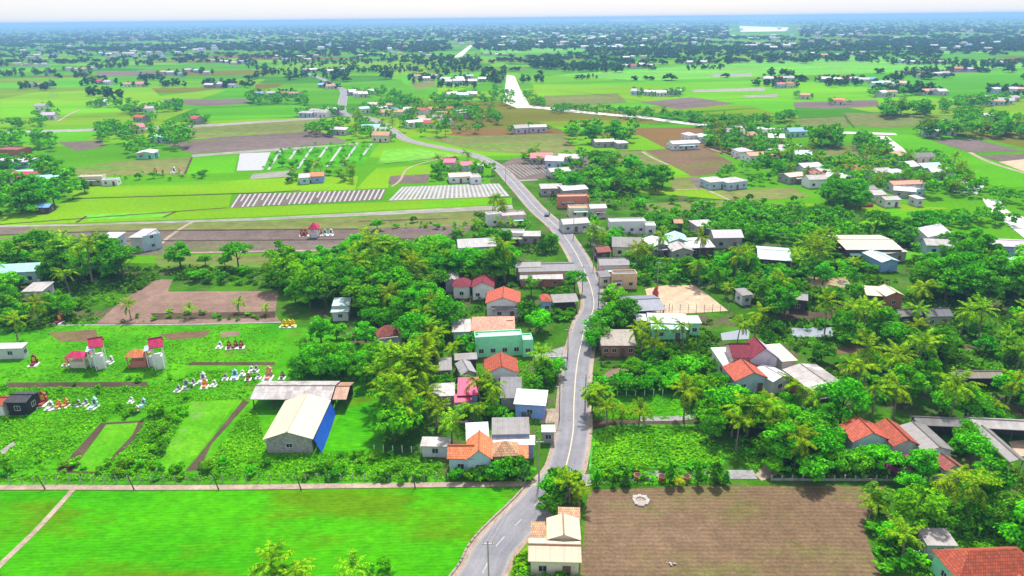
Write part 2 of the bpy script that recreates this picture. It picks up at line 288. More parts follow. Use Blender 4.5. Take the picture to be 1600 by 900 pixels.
# ---------------------------------------------------------------- ground, fields, water, roads
def sheet(name, pix, m, layer, z=None, kind='structure'):
    mb = MB(); zz = (0.02 + 0.012 * layer) if z is None else z
    pts = [G(u, v) for u, v in pix]
    mb.poly([(x, y, zz) for x, y in pts]); o = mb.build(name, M[m]); o['kind'] = kind
    me = o.data
    if me.polygons[0].normal.z < 0: me.flip_normals()
    return o
mb = MB(); gr = 16000
mb.poly([(-gr, -300, 0), (gr, -300, 0), (gr, gr, 0), (-gr, gr, 0)]); tag(mb.build('ground', M['base']), kind='structure')
sheet('ground', [(-80,405),(250,412),(590,412),(760,330),(770,250),(860,250),(1000,300),(1330,330),(1700,420),(1800,1000),(900,1000),(860,760),(-80,757)], 'village', 0)
# rice and crop fields, near to far
FIELDS = [
 ('rice_field', [(121,768),(500,766),(825,761),(792,822),(715,905),(650,985),(-140,985)], 'rice', 2),
 ('rice_field', [(-160,769),(106,769),(-10,886),(-150,985),(-300,985)], 'rice', 2),
 ('ploughed_field', [(919,766),(1100,760),(1385,760),(1348,822),(1376,900),(1400,985),(898,985)], 'soil', 2),
 ('meadow', [(-60,508),(170,508),(440,506),(520,520),(600,560),(620,600),(600,640),(600,735),(700,748),(690,756),(-80,758)], 'meadow', 1),
 ('bare_lot', [(150,506),(190,470),(245,437),(270,437),(262,456),(435,455),(430,492),(440,505)], 'dirt', 3),
 ('weed_pond', [(300,629),(375,623),(288,738),(240,741)], 'pond', 4), ('weed_pond', [(166,664),(216,661),(207,680),(152,738),(113,736)], 'pond', 4),
 ('ditch_or_shade_strip', [(380,625),(390,628),(330,695),(312,735),(290,737)], 'mud', 3), ('ditch_or_shade_strip', [(158,661),(228,657),(215,683),(153,742),(88,738)], 'mud', 3),
 ('ditch_or_shade_strip', [(10,598),(230,597),(232,605),(10,606)], 'mud', 3), ('ditch_or_shade_strip', [(235,490),(430,487),(430,497),(245,500)], 'mud', 4), ('ditch_or_shade_strip', [(300,566),(430,566),(430,571),(290,571)], 'mud', 3),
 ('grass_plot', [(543,622),(600,621),(576,704),(505,706)], 'rice', 4),
 ('puddle', [(0,705),(22,690),(26,694),(4,712)], 'pale', 4), ('bare_patch', [(75,520),(150,515),(155,533),(95,535)], 'soil', 3), ('bare_patch', [(250,522),(330,516),(320,527),(265,532)], 'soil', 3), ('bare_patch', [(345,520),(375,517),(372,525),(345,527)], 'dirt', 3),
 ('hyacinth_pond', [(925,672),(965,664),(1100,664),(1135,712),(1130,728),(920,735)], 'hyacinth', 3), ('meadow', [(948,606),(1060,604),(1070,650),(945,655)], 'meadow', 3), ('ditch_or_shade_strip', [(920,657),(1130,655),(1120,668),(925,674)], 'mud', 2),  # last strip: shadow band at the pond's top edge, painted in mud colour
 ('sand_lot', [(1008,452),(1040,446),(1085,446),(1105,460),(1138,486),(1060,491),(1018,488)], 'sand', 3),
 ('pond', [(1237,513),(1299,511),(1306,527),(1236,527)], 'water', 3), ('pond', [(1126,521),(1172,513),(1170,530),(1128,532)], 'water', 3), ('pond', [(1258,433),(1322,434),(1332,450),(1262,448)], 'water_brown', 3), ('pond', [(1405,392),(1470,396),(1460,408),(1400,405)], 'pond', 3),
 ('meadow', [(1340,505),(1440,500),(1490,520),(1420,540),(1345,532)], 'meadow', 2), ('meadow', [(1190,424),(1360,428),(1370,438),(1200,436)], 'meadow', 2), ('ditch_or_shade_strip', [(1215,488),(1305,486),(1300,498),(1220,500)], 'mud', 2), ('bare_patch', [(1285,545),(1348,540),(1350,552),(1288,555)], 'soil', 2),
 ('yard', [(1575,690),(1600,688),(1620,712),(1590,714)], 'sand', 3), ('yard', [(1180,742),(1215,705),(1230,708),(1215,742),(1190,752)], 'path', 3), ('yard', [(920,600),(960,575),(1000,580),(990,592),(930,606)], 'dirt', 3), ('yard', [(835,555),(886,540),(886,556),(838,562)], 'concrete_path', 3),('yard', [(845,640),(876,638),(876,660),(842,662)], 'path', 3),
 # middle distance, left of the road
 ('ploughed_field', [(0,372),(170,360),(560,358),(740,352),(725,368),(720,386),(600,392),(250,398),(-60,405),(-60,372)], 'soil_mauve', 2),
 ('stubble_field', [(240,401),(600,396),(700,392),(640,416),(250,420)], 'olive', 3),
 ('stubble_field', [(-60,353),(120,352),(420,346),(810,327),(770,345),(740,352),(560,357),(170,360),(-60,372)], 'olive', 2),
 ('stubble_field', [(-60,358),(50,355),(35,364),(-60,368)], 'soil_mauve', 3),
 ('farm_track', [(-60,354),(120,350),(400,341),(800,320),(802,327),(400,345),(120,353),(-60,356)], 'pale', 4),
 ('rice_field', [(98,299),(135,292),(380,281),(480,277),(560,275),(555,297),(360,302),(130,310)], 'rice_mid', 2),
 ('rice_field', [(-60,350),(130,311),(362,304),(357,325),(600,316),(800,309),(800,319),(400,339),(0,353)], 'rice_mid', 2),
 ('rice_field', [(130,334),(270,332),(255,339),(140,345)], 'rice_young', 3),
 ('rice_field', [(590,262),(684,257),(672,273),(610,277),(606,294),(557,296),(575,275)], 'rice_mid', 3),
 ('rice_field', [(600,234),(650,231),(720,243),(690,250),(590,256)], 'rice_young', 2), ('rice_field', [(302,245),(371,242),(366,270),(291,272)], 'rice_mid', 2),
 ('stubble_field', [(105,262),(185,252),(300,246),(289,273),(240,273),(120,274)], 'olive', 2), ('stubble_field', [(255,224),(340,214),(500,205),(545,222),(420,233),(300,240)], 'soil_mauve', 2),
 ('stubble_field', [(290,200),(500,185),(500,205),(340,213),(255,218)], 'olive', 2), ('white_field', [(375,240),(423,238),(411,266),(370,267)], 'film', 3), ('white_field', [(395,272),(460,266),(455,276),(390,280)], 'pale', 3),
 ('bare_patch', [(610,275),(672,272),(668,286),(606,287)], 'soil_mauve', 4), ('farm_track', [(300,242),(430,232),(540,226),(560,222),(560,225),(430,236),(300,246)], 'pale', 4), ('farm_track', [(-20,206),(300,196),(500,183),(500,186),(300,200),(-20,210)], 'pale', 3),
 ('rice_field', [(-60,202),(0,203),(160,200),(155,208),(130,222),(-60,226)], 'rice_mid', 2), ('stubble_field', [(88,222),(160,219),(162,230),(120,236)], 'soil_mauve', 2),
 # right of the road
 ('stubble_field', [(660,215),(880,209),(905,238),(825,240),(745,236)], 'olive', 2), ('rice_field', [(840,190),(935,188),(1000,190),(960,205),(890,208)], 'rice_mid', 2),
 ('ploughed_field', [(775,262),(800,248),(870,241),(935,240),(950,262),(900,274),(802,283)], 'soil_mauve', 2), ('stubble_field', [(935,240),(1004,235),(1045,258),(990,263)], 'olive', 2), ('rice_field', [(988,264),(1048,258),(1078,274),(1000,278)], 'rice_mid', 3),
 ('ploughed_field', [(1008,235),(1095,229),(1142,252),(1150,266),(1082,276),(1045,257)], 'soil', 2), ('stubble_field', [(1045,279),(1075,277),(1088,295),(1050,298)], 'olive', 3), ('bare_patch', [(1075,277),(1120,277),(1118,290),(1090,295)], 'soil_mauve', 3),
 ('stubble_field', [(1008,318),(1130,313),(1146,327),(1015,331)], 'olive', 2), ('stubble_field', [(1118,298),(1240,293),(1265,308),(1145,315)], 'olive', 2), ('stubble_field', [(1270,232),(1340,225),(1370,248),(1310,257)], 'olive', 2),
 ('rice_field', [(1372,212),(1425,211),(1500,234),(1620,274),(1620,292),(1562,293),(1500,275),(1440,245)], 'rice_mid', 2), ('ploughed_field', [(1456,219),(1520,217),(1600,236),(1515,238)], 'soil_mauve', 2), ('ploughed_field', [(1525,243),(1620,240),(1640,275),(1560,252)], 'soil_mauve', 2), ('sand_lot', [(1560,253),(1620,247),(1640,272),(1600,268)], 'sand', 3),
 ('rice_field', [(1340,350),(1392,324),(1430,334),(1512,332),(1500,345),(1400,356)], 'rice_mid', 3), ('rice_field', [(1480,368),(1548,369),(1542,377),(1480,377)], 'rice_young', 3), ('ploughed_field', [(1488,379),(1590,374),(1560,398),(1505,404)], 'soil_mauve', 2),
 # far side
 ('ploughed_field', [(255,156),(385,154),(388,162),(320,166),(255,161)], 'soil_mauve', 2), ('ploughed_field', [(150,113),(245,110),(240,116),(155,120)], 'soil_mauve', 2), ('stubble_field', [(850,150),(965,146),(980,160),(890,168),(850,165)], 'olive', 2), ('ploughed_field', [(1000,160),(1080,152),(1150,162),(1060,171)], 'soil_mauve', 3),
 ('pale_field', [(1080,140),(1195,137),(1195,142),(1085,144)], 'pale', 2), ('pale_field', [(1110,116),(1175,114),(1175,119),(1115,120)], 'pale', 2), ('pale_field', [(1160,149),(1215,147),(1215,152),(1165,152)], 'pale', 2), ('stubble_field', [(1240,160),(1370,156),(1375,166),(1290,170),(1240,168)], 'soil_mauve', 2), ('stubble_field', [(1320,176),(1500,180),(1500,192),(1380,200),(1330,196)], 'olive', 2),
 ('stubble_field', [(1240,186),(1320,182),(1325,198),(1240,198)], 'olive', 2), ('ploughed_field', [(1400,110),(1560,108),(1540,113),(1420,116)], 'soil_mauve', 2), ('stubble_field', [(660,70),(690,66),(780,68),(770,72)], 'olive', 2), ('stubble_field', [(640,128),(680,124),(680,136),(650,140)], 'olive', 2),
 ('rice_field', [(0,122),(130,124),(230,132),(250,150),(400,132),(390,165),(0,185)], 'rice_mid', 1), ('rice_field', [(830,130),(1600,104),(1600,150),(1350,160),(1000,178),(850,165)], 'rice_mid', 1), ('rice_field', [(1080,178),(1240,165),(1250,190),(1100,192)], 'rice_mid', 2), ('rice_field', [(620,118),(755,112),(770,125),(690,150),(640,140)], 'rice_mid', 1), ('rice_field', [(860,118),(1300,86),(1600,98),(1600,106),(1000,126)], 'rice_young', 1), ('rice_field', [(740,72),(930,69),(930,80),(760,84)], 'rice_young', 1), ('rice_field', [(310,170),(480,163),(480,182),(300,190)], 'rice_mid', 2), ('rice_field', [(1560,175),(1620,172),(1620,188),(1570,190)], 'rice_mid', 2), ('rice_field', [(1410,65),(1560,66),(1540,74),(1420,73)], 'rice_young', 1), ('rice_field', [(1470,76),(1570,74),(1560,82),(1475,84)], 'rice_young', 1)]
for i_, (n_, p_, m_, l_) in enumerate(FIELDS): sheet(n_, p_, m_, 0, z=.02 + .012*(l_+1) + .00011*i_)
def strip(name, centre, widths, m, z, kind='structure', step=None):
    """a road or water strip: pixels of its middle and its real width, smoothed"""
    pts = [Vector((*G(u, v), 0)) for u, v in centre]; out = []; ws = []
    for i in range(len(pts) - 1):
        p0, p1, p2, p3 = pts[max(i-1,0)], pts[i], pts[i+1], pts[min(i+2,len(pts)-1)]
        for k in range(6):
            t = k / 6; out.append(0.5*((2*p1)+(p2-p0)*t+(2*p0-5*p1+4*p2-p3)*t*t+(3*p1-p0-3*p2+p3)*t**3)); ws.append(widths[i]*(1-t)+widths[i+1]*t)
    out.append(pts[-1]); ws.append(widths[-1]); mb = MB(); l = []; s = 0
    for i, p in enumerate(out):
        t = (out[min(i+1,len(out)-1)] - out[max(i-1,0)]); t.normalize(); n = Vector((-t.y, t.x, 0)); l.append((p + n*ws[i]/2, p - n*ws[i]/2, s)); s += (out[min(i+1,len(out)-1)] - p).length
    for a, b in zip(l, l[1:]):
        mb.poly([(a[1].x,a[1].y,z),(b[1].x,b[1].y,z),(b[0].x,b[0].y,z),(a[0].x,a[0].y,z)], 0, [(1,a[2]),(1,b[2]),(-1,b[2]),(-1,a[2])])
    o = mb.build(name, M[m]); o['kind'] = kind; return out, o
ROADPX = [(685,985),(751,900),(771,860),(797,830),(819,808),(838,788),(858,764),(880,738),(888,715),(893,690),(896,667),(897,625),(901,575),(908,537),(916,505),(925,490),(928,475),(926,460),(922,445),(914,425),(902,400),(888,378),(872,356),(840,328),(817,302),(797,280),(780,263),(757,249),(725,238),(690,231),(656,224),(632,217),(612,203),(590,190),(570,182)]
RW = [5.7]*len(ROADPX)
road, _ = strip('road', ROADPX, RW, 'road', 0.10)
strip('verge', ROADPX, [7.0]*len(ROADPX), 'path', 0.085)
strip('road', [(570,183),(536,178),(535,160),(537,142),(520,132),(500,122),(470,112)], [6,8,8,8,7,7,7], 'road', 0.094); strip('road', [(500,186),(536,177),(570,183)], [4,5,5], 'concrete_path', 0.09)
# worn centre line: a broken one by the rice field, an unbroken one through the village
mb = MB(); ns = len(road); acc = 0
SOLID = min(range(ns), key=lambda i: (road[i] - Vector((*G(866,756),0))).length)
def seg(i, a, b, w0, m):
    p, q = road[i], road[i+1]; t = (q-p).normalized(); n = Vector((-t.y, t.x, 0))*w0/2; A = p.lerp(q, a); B = p.lerp(q, b)
    mb.poly([(A.x-n.x,A.y-n.y,.106),(B.x-n.x,B.y-n.y,.106),(B.x+n.x,B.y+n.y,.106),(A.x+n.x,A.y+n.y,.106)], m)
for i in range(ns - 1):
    ln = (road[i+1]-road[i]).length
    if i >= SOLID: seg(i, 0, 1, .2, 0)
    else:
        k = max(1, int(ln / 0.4))
        for j in range(k):
            if (acc + ln*j/k) % 5.2 < 2.0: seg(i, j/k, (j+1)/k, .13, 1)
    acc += ln
tag(mb.build('road_marking', [M['line'], M['line_white']]), kind='structure')
# kerb of pale blocks between the rice field and the road
mb = MB()
for i in range(SOLID - 2):
    p, q = road[i], road[i+1]; t = (q-p).normalized(); n = Vector((-t.y, t.x, 0)); a = p+n*3.5; b = q+n*3.5; c = n*.3
    mb.slab([(a.x,a.y,.26),(b.x,b.y,.26),(b.x+c.x,b.y+c.y,.26),(a.x+c.x,a.y+c.y,.26)], .26)
tag(mb.build('kerb', plain('pale_kerb', L(.36,.29,.26), .9, .4, .1, 1.2, L(.25,.2,.16))), kind='structure')
strip('path', [(-120,764),(60,762),(200,762.5),(370,762),(520,760),(700,758),(800,757),(838,756)], [1.3]*8, 'path', .11)
strip('path', [(116,764),(60,826),(0,884),(-60,945)], [.9,.9,1,1], 'path', .12)
strip('path', [(905,752),(940,748),(1000,744),(1100,742),(1180,742)], [3.2,2.6,2.4,2.4,2.4], 'concrete_path', .09); strip('path', [(1000,655),(1060,654),(1090,650),(1120,645)], [1.6]*4, 'concrete_path', .09)
strip('path', [(40,509),(170,508),(300,507),(440,504)], [.7]*4, 'concrete_path', .1); strip('path', [(935,487),(970,490),(990,488)], [3,2.5,2.5], 'concrete_path', .09)
strip('path', [(270,396),(400,393),(600,390),(700,388)], [1.2]*4, 'path', .1); strip('path', [(240,392),(262,372),(285,356),(305,345)], [1.4]*4, 'path', .1)
strip('path', [(1003,237),(1020,247),(1045,258)], [1.6]*3, 'path', .1); strip('path', [(1050,297),(1100,296),(1115,302),(1140,313)], [1.6]*4, 'path', .1); strip('path', [(1100,229),(1140,243),(1180,256)], [1.6]*3, 'path', .1); strip('path', [(1515,238),(1550,255),(1620,276)], [2.4]*3, 'path', .1)
strip('path', [(90,190),(110,178),(126,171)], [2.2]*3, 'path', .1); strip('path', [(612,292),(625,282),(640,262),(690,248),(735,240)], [1.2]*5, 'path', .1); strip('path', [(920,350),(940,358),(960,364),(1020,366)], [2.2]*4, 'concrete_path', .09)
strip('path', [(800,283),(840,281)], [3,3], 'concrete_path', .09)
# paddy banks: narrow dark lines that divide the middle fields
def bank(px, w0=.7, m='mud'): strip('field_bank', px, [w0]*len(px), m, .13)
for q in ([(98,311),(362,303),(470,298)],[(0,351),(355,325)],[(120,348),(135,338)],[(255,340),(275,331)],[(-20,368),(170,362),(560,358)],[(560,346),(700,342)],[(40,378),(600,374),(720,370)],[(0,390),(80,386)],[(300,246),(289,272)],[(905,238),(1003,235)],[(0,186),(240,180)],[(150,160),(400,150)],[(870,142),(935,148),(1010,160)],[(1010,170),(1100,158),(1240,150)],[(1100,190),(1330,182)],[(1240,150),(1600,135)],[(1040,130),(1290,120),(1600,115)],[(1320,182),(1335,200)],[(600,256),(700,246)]): bank(q, 1.1)
# ribbed beds under plastic film, rows running away from the camera
def beds(name, quad, n, mf, ms, z=.07, duty=.34, h=.12):
    A, B, C, D = [Vector((*G(*p), 0)) for p in quad]; mb = MB()        # A B far edge, D C near edge
    mb.poly([(q.x, q.y, z) for q in (A, D, C, B)], 0)
    for i in range(n):
        t = (i + .5 - duty/2) / n; s = (i + .5 + duty/2) / n; g = rng.uniform(0, .05)
        a, b, c, d = A.lerp(B, t), A.lerp(B, s), D.lerp(C, s), D.lerp(C, t); a, b = a.lerp(d, g), b.lerp(c, g)
        if rng.random() < .1: d, c = a.lerp(d, .55), b.lerp(c, .55)
        mb.slab([(q.x, q.y, z + h) for q in (a, d, c, b)], h - .01, 1)
    o = mb.build(name, [M[mf], M[ms]]); o['kind'] = 'structure'; return o
beds('vegetable_beds', [(372,304),(604,296),(596,312),(358,325)], 30, 'soil_mauve', 'film'); beds('vegetable_beds', [(628,292),(780,287),(797,307),(606,314)], 26, 'pale', 'film', duty=.45)
beds('orchard_ditches', [(428,234),(592,224),(566,259),(408,266)], 7, 'meadow', 'film', duty=.17, h=.05); beds('young_crop_beds', [(776,263),(860,246),(880,262),(803,282)], 16, 'soil_mauve', 'pale', duty=.3)
# river, far lake, canals
sheet('river', [(792,117),(804,119),(813,140),(822,155),(830,169),(808,169),(786,160),(789,138)], 'river', 8); sheet('river', [(735,70),(738,72),(722,88),(708,90)], 'river', 8)
strip('river', [(815,166),(860,170),(905,175),(960,180),(1000,183)], [14,13,12,11,10], 'river', .2); strip('river', [(1000,183),(1080,194),(1150,198),(1222,203),(1300,207),(1400,210)], [9,9,9,9,8,8], 'river', .2)
strip('river', [(1378,213),(1420,245),(1460,262),(1500,280),(1512,294)], [6,6,6,8,10], 'river', .2); strip('river', [(1500,283),(1512,290),(1506,302)], [9,12,9], 'river', .21); strip('river', [(1548,312),(1562,330),(1590,345),(1640,360)], [6,6,12,16], 'river', .2); sheet('river', [(1575,352),(1640,335),(1660,385),(1600,372)], 'river', 9)
sheet('lake', [(1155,40.5),(1200,42),(1233,43),(1228,49),(1157,50)], 'river', 10, z=.6)
for q in ([(955,31),(1006,30),(1005,33),(958,33.5)], [(1020,28.5),(1096,28),(1095,30.5),(1030,31)]): sheet('lake', q, 'river', 10, z=.6)

# ---------------------------------------------------------------- buildings
FOOT = []; RECTS = []; LAND = []       # footprints (ground), picture boxes to keep trees from hiding, landmarks for wording
def frame2(a, b, c, h):
    A = Vector(G(a[0], a[1], h)); B = Vector(G(b[0], b[1], h)); C = Vector(G(c[0], c[1], h))
    x = (B - A); wd = x.length; x.normalize(); y = Vector((-x.y, x.x))
    if y.y < 0: y = -y
    d = max(abs((C - A).dot(y)), 1.6)
    if A.length > 230: d = min(d, 9.5)
    return A, x, y, wd, d
def local_T(root_inv, A, x, y):
    def T(p):
        q = A + x*p[0] + y*p[1]; r = root_inv @ Vector((q.x, q.y, 0)); return (r.x, r.y, p[2])
    return T
def window(root, T, side, cx, cz, ww, hh, wd, d, o, door=None):
    """side F front, B back, L, R: a frame standing 3 cm proud of the wall and a pane in it"""
    def put(x0, x1, z0, z1, p0, p1):
        if side == 'F': return (x0, x1, o - p1, o - p0, z0, z1)
        if side == 'B': return (x0, x1, d - o + p0, d - o + p1, z0, z1)
        if side == 'L': return (o - p1, o - p0, x0, x1, z0, z1)
        return (wd - o + p0, wd - o + p1, x0, x1, z0, z1)
    mb = MB(); mb.T = T; t = .08
    if door:
        mb.box(*put(cx-ww/2, cx+ww/2, 0.02, hh, .004, .05)); f = mb.build('door', M[door], root)
        mb = MB(); mb.T = T; mb.box(*put(cx+ww*.3, cx+ww*.36, hh*.45, hh*.55, .051, .09)); mb.build('handle', M['steel'], f); return
    for q in ((cx-ww/2, cx-ww/2+t, cz-hh/2, cz+hh/2), (cx+ww/2-t, cx+ww/2, cz-hh/2, cz+hh/2), (cx-ww/2+t, cx+ww/2-t, cz-hh/2, cz-hh/2+t), (cx-ww/2+t, cx+ww/2-t, cz+hh/2-t, cz+hh/2), (cx-.03, cx+.03, cz-hh/2+t, cz+hh/2-t)): mb.box(*put(*q, .004, .06))
    f = mb.build('window', M['frame'], root); mb = MB(); mb.T = T; mb.box(*put(cx-ww/2+t, cx+ww/2-t, cz-hh/2+t, cz+hh/2-t, .006, .03)); mb.build('pane', M['glass'], f)
def wing(root, inv, s, detail=2):
    a, b, c, h, rf, rise, rm, wm = s[:8]; op = s[8] if len(s) > 8 else {}
    A, x, y, wd, d = frame2(a, b, c, h); T = local_T(inv, A, x, y); z0 = op.get('z0', 0.0)
    o = op.get('ov', .35 if rf != 'flat' else 0.0); o = min(o, wd*.12, d*.12); t = .1
    RMAT = M['r_' + rm]; WMAT = M['w_' + wm]; mb = MB(); mb.T = T; e = h - .02
    q = [tuple(A), tuple(A + x*wd), tuple(A + x*wd + y*d), tuple(A + y*d)]; FOOT.append(q)
    # walls
    if op.get('open'):
        n = max(2, int(wd / 3.2) + 1)
        for j, yy in enumerate((o + .1, d - o - .1)):
            for i in range(n):
                pb = MB(); pb.T = T; xx = o + .1 + (wd - 2*o - .2) * i / (n - 1); zz = e - t + (rise if (rf == 'shed' and j == 1) else (rise if rf == 'shedf' and j == 0 else 0)); zz = zz - .05 - (.12 if rf.startswith('shed') else 0)
                pb.box(xx-.09, xx+.09, yy-.09, yy+.09, z0, zz); pb.build('post', WMAT, root)
        if op['open'] == 2: mb.box(o+.3, wd-o-.3, o+.45, d-o-.45, z0, max(z0+1.1, (h-z0)*.55+z0))
        else: mb.box(o, wd-o, d-o-.45, d-o-.3, z0, h-.5)
        if len(mb.v): mb.build('wall', WMAT, root)
    else:
        x0, x1, y0, y1 = o, wd-o, o, d-o
        if rf == 'flat':
            mb.box(x0, x1, y0, y1, z0, h-.5); p = .16
            for k in ((x0, x1, y0, y0+p), (x0, x1, y1-p, y1), (x0, x0+p, y0+p, y1-p), (x1-p, x1, y0+p, y1-p)): mb.box(*k, h-.5, h)
        else:
            mb.box(x0, x1, y0, y1, z0, e-t); zt = e-t
            k = lambda yy: rise * (yy/(d/2) if yy < d/2 else (d-yy)/(d/2))
            if rf == 'gx':
                zc = zt + rise*.96
                for xx in (x0, x1): mb.poly([(xx, y0, zt), (xx, y1, zt), (xx, d/2, zc)] if xx == x1 else [(xx, y1, zt), (xx, y0, zt), (xx, d/2, zc)])
            elif rf == 'gy':
                zc = zt + rise*.96
                mb.poly([(x0, y0, zt), (x1, y0, zt), (wd/2, y0, zc)]); mb.poly([(x1, y1, zt), (x0, y1, zt), (wd/2, y1, zc)])
            elif rf == 'shed':
                zb = zt + rise*(d-o)/d - .03
                mb.poly([(x1, y1, zt), (x0, y1, zt), (x0, y1, zb), (x1, y1, zb)]); mb.poly([(x1, y0, zt), (x1, y1, zt), (x1, y1, zb)]); mb.poly([(x0, y1, zt), (x0, y0, zt), (x0, y1, zb)])
            elif rf == 'shedf':
                zb = zt + rise*(d-o)/d - .03
                mb.poly([(x0, y0, zt), (x1, y0, zt), (x1, y0, zb), (x0, y0, zb)]); mb.poly([(x1, y0, zt), (x1, y1, zt), (x1, y0, zb)]); mb.poly([(x0, y1, zt), (x0, y0, zt), (x0, y0, zb)])
        mb.build('wall', WMAT, root)
    # roofs
    def slab(pts, mat, uv, name='roof'):
        r = MB(); r.T = T; r.slab(pts, t, 0, uv); return r.build(name, mat, root)
    def both(p1, u1, p2, u2):
        m2 = op.get('rm2')
        if m2: slab(p1, RMAT, u1); slab(p2, M['r_' + m2], u2)
        else:
            r = MB(); r.T = T; r.slab(p1, t, 0, u1); r.slab(p2, t, 0, u2)
            return r.build('roof', RMAT, root)
    H = e
    if rf == 'gx':
        sl = math.hypot(d/2, rise); both([(0,0,H),(wd,0,H),(wd,d/2,H+rise),(0,d/2,H+rise)], [(0,0),(wd,0),(wd,sl),(0,sl)], [(wd,d,H),(0,d,H),(0,d/2,H+rise),(wd,d/2,H+rise)], [(0,0),(wd,0),(wd,sl),(0,sl)])
        if detail > 1: r = MB(); r.T = T; r.tube([(-.02,d/2,H+rise+.03),(wd+.02,d/2,H+rise+.03)], .13, 6); r.build('ridge_cap', M['r_' + op.get('cap', rm)], root)
    elif rf == 'gy':
        sl = math.hypot(wd/2, rise); both([(0,d,H),(0,0,H),(wd/2,0,H+rise),(wd/2,d,H+rise)], [(0,0),(d,0),(d,sl),(0,sl)], [(wd,0,H),(wd,d,H),(wd/2,d,H+rise),(wd/2,0,H+rise)], [(0,0),(d,0),(d,sl),(0,sl)])
        if detail > 1: r = MB(); r.T = T; r.tube([(wd/2,-.02,H+rise+.03),(wd/2,d+.02,H+rise+.03)], .13, 6); r.build('ridge_cap', M['r_' + op.get('cap', rm)], root)
    elif rf == 'hip':
        r = MB(); r.T = T; m = min(wd, d)/2; sl = math.hypot(m, rise)
        if wd >= d: e1, e2 = (m, d/2), (wd-m, d/2)
        else: e1, e2 = (wd/2, m), (wd/2, d-m)
        E1 = (*e1, H+rise); E2 = (*e2, H+rise); cs = [(0,0,H),(wd,0,H),(wd,d,H),(0,d,H)]
        if wd >= d: fs = [([cs[0],cs[1],E2,E1],wd),([cs[1],cs[2],E2],d),([cs[2],cs[3],E1,E2],wd),([cs[3],cs[0],E1],d)]
        else: fs = [([cs[0],cs[1],E1],wd),([cs[1],cs[2],E2,E1],d),([cs[2],cs[3],E2],wd),([cs[3],cs[0],E1,E2],d)]
        for p, ln in fs:
            if len(p) == 4 and (Vector(p[2]) - Vector(p[3])).length < .05: p = p[:3]
            u = [(0,0),(ln,0),(ln/2,sl)] if len(p) == 3 else [(0,0),(ln,0),(ln-m,sl),(m,sl)]
            r.poly(p, 0, u)
        r.poly([(p[0],p[1],H) for p in cs[::-1]], 0); r.build('roof', RMAT, root)
    elif rf == 'shed':
        sl = math.hypot(d, rise); slab([(0,0,H),(wd,0,H),(wd,d,H+rise),(0,d,H+rise)], RMAT, [(0,0),(wd,0),(wd,sl),(0,sl)])
    elif rf == 'shedf':
        sl = math.hypot(d, rise); slab([(0,0,H+rise),(wd,0,H+rise),(wd,d,H),(0,d,H)], RMAT, [(0,0),(wd,0),(wd,sl),(0,sl)])
    elif rf == 'flat':
        r = MB(); r.T = T; r.box(.16, wd-.16, .16, d-.16, h-.5, h-.35); r.build('roof', RMAT, root)
    if detail > 1 and not op.get('open') and op.get('win', 1) and rf != 'shed' and wd > 5 and z0 == 0 and rng.random() < .5:
        ww = wd*rng.uniform(.35, .7); x0 = rng.uniform(o, wd-o-ww); zt = min(h-.45, 2.75); dp = rng.uniform(1.2, 2.0)
        r = MB(); r.T = T; r.slab([(x0,o-dp,zt-.35),(x0+ww,o-dp,zt-.35),(x0+ww,o-.01,zt),(x0,o-.01,zt)], .06, 0, [(0,0),(ww,0),(ww,dp),(0,dp)]); aw = r.build('awning', M[rng.choice(AWN)], root)
        r = MB(); r.T = T
        for xx in (x0+.08, x0+ww-.08): r.box(xx-.05, xx+.05, o-dp+.03, o-dp+.13, 0, zt-.44)
        r.build('awning_post', M['steel'], aw)
    # openings
    if not op.get('open') and op.get('win', 1) and detail:
        lv = [0] if h - z0 < 5.15 else [0, 2.9]; vis = 'R' if (a[0]+b[0])/2 < 800 else 'L'; nx = max(1, int((wd-2*o) / 3.0)); ny = max(1, int((d-2*o)/3.6))
        if op.get('nx'): nx = op['nx']
        if h - z0 > 1.9 and wd - 2*o > 1.6:
            dk = op.get('door', 'door')
            for z in lv:
                hz = z0 + z + min(1.55, (h - z0)*.55)
                for i in range(nx):
                    cx = o + (wd-2*o)*(i+.5)/nx; wsz = min(1.15, (wd-2*o)/nx*.6)
                    if z == 0 and dk and nx > 1 and i == nx//2 and op.get('fdoor', 1): window(root, T, 'F', cx, 0, min(1.1, wsz), 2.05, wd, d, o, dk)
                    else: window(root, T, 'F', cx, hz, wsz, op.get('wh', 1.05), wd, d, o)
                if detail > 1:
                    for i in range(ny):
                        cy = o + (d-2*o)*(i+.5)/ny; window(root, T, vis, cy, hz, min(1.1, (d-2*o)/ny*.6), 1.05, wd, d, o)
                    if nx > 1: window(root, T, 'B', wd/2, hz, 1.1, 1.05, wd, d, o)
AWN = ['r_grey','r_pale','r_cement','r_rust','r_bluegrey','r_teal']
def house(name, label, cat, mark, wings, detail=2, protect=True):
    s = wings[0]; A, x, y, wd, d = frame2(*s[:4]); c = A + x*wd/2 + y*d/2; rz = math.atan2(x.y, x.x)
    root = empty(name, (c.x, c.y, 0), rz); tag(root, label, cat); inv = Matrix.Rotation(-rz, 4, 'Z') @ Matrix.Translation((-c.x, -c.y, 0))
    for q in wings: wing(root, inv, q, detail)
    us = [p[0] for q in wings for p in q[:3]]; vs = [p[1] for q in wings for p in q[:3]]
    if protect: RECTS.append((min(us), min(vs), max(us), max(vs) + 5, c.length))
    if mark: LAND.append((mark, sum(us)/len(us), max(vs), (max(us)-min(us))/2))
    return root
H = house
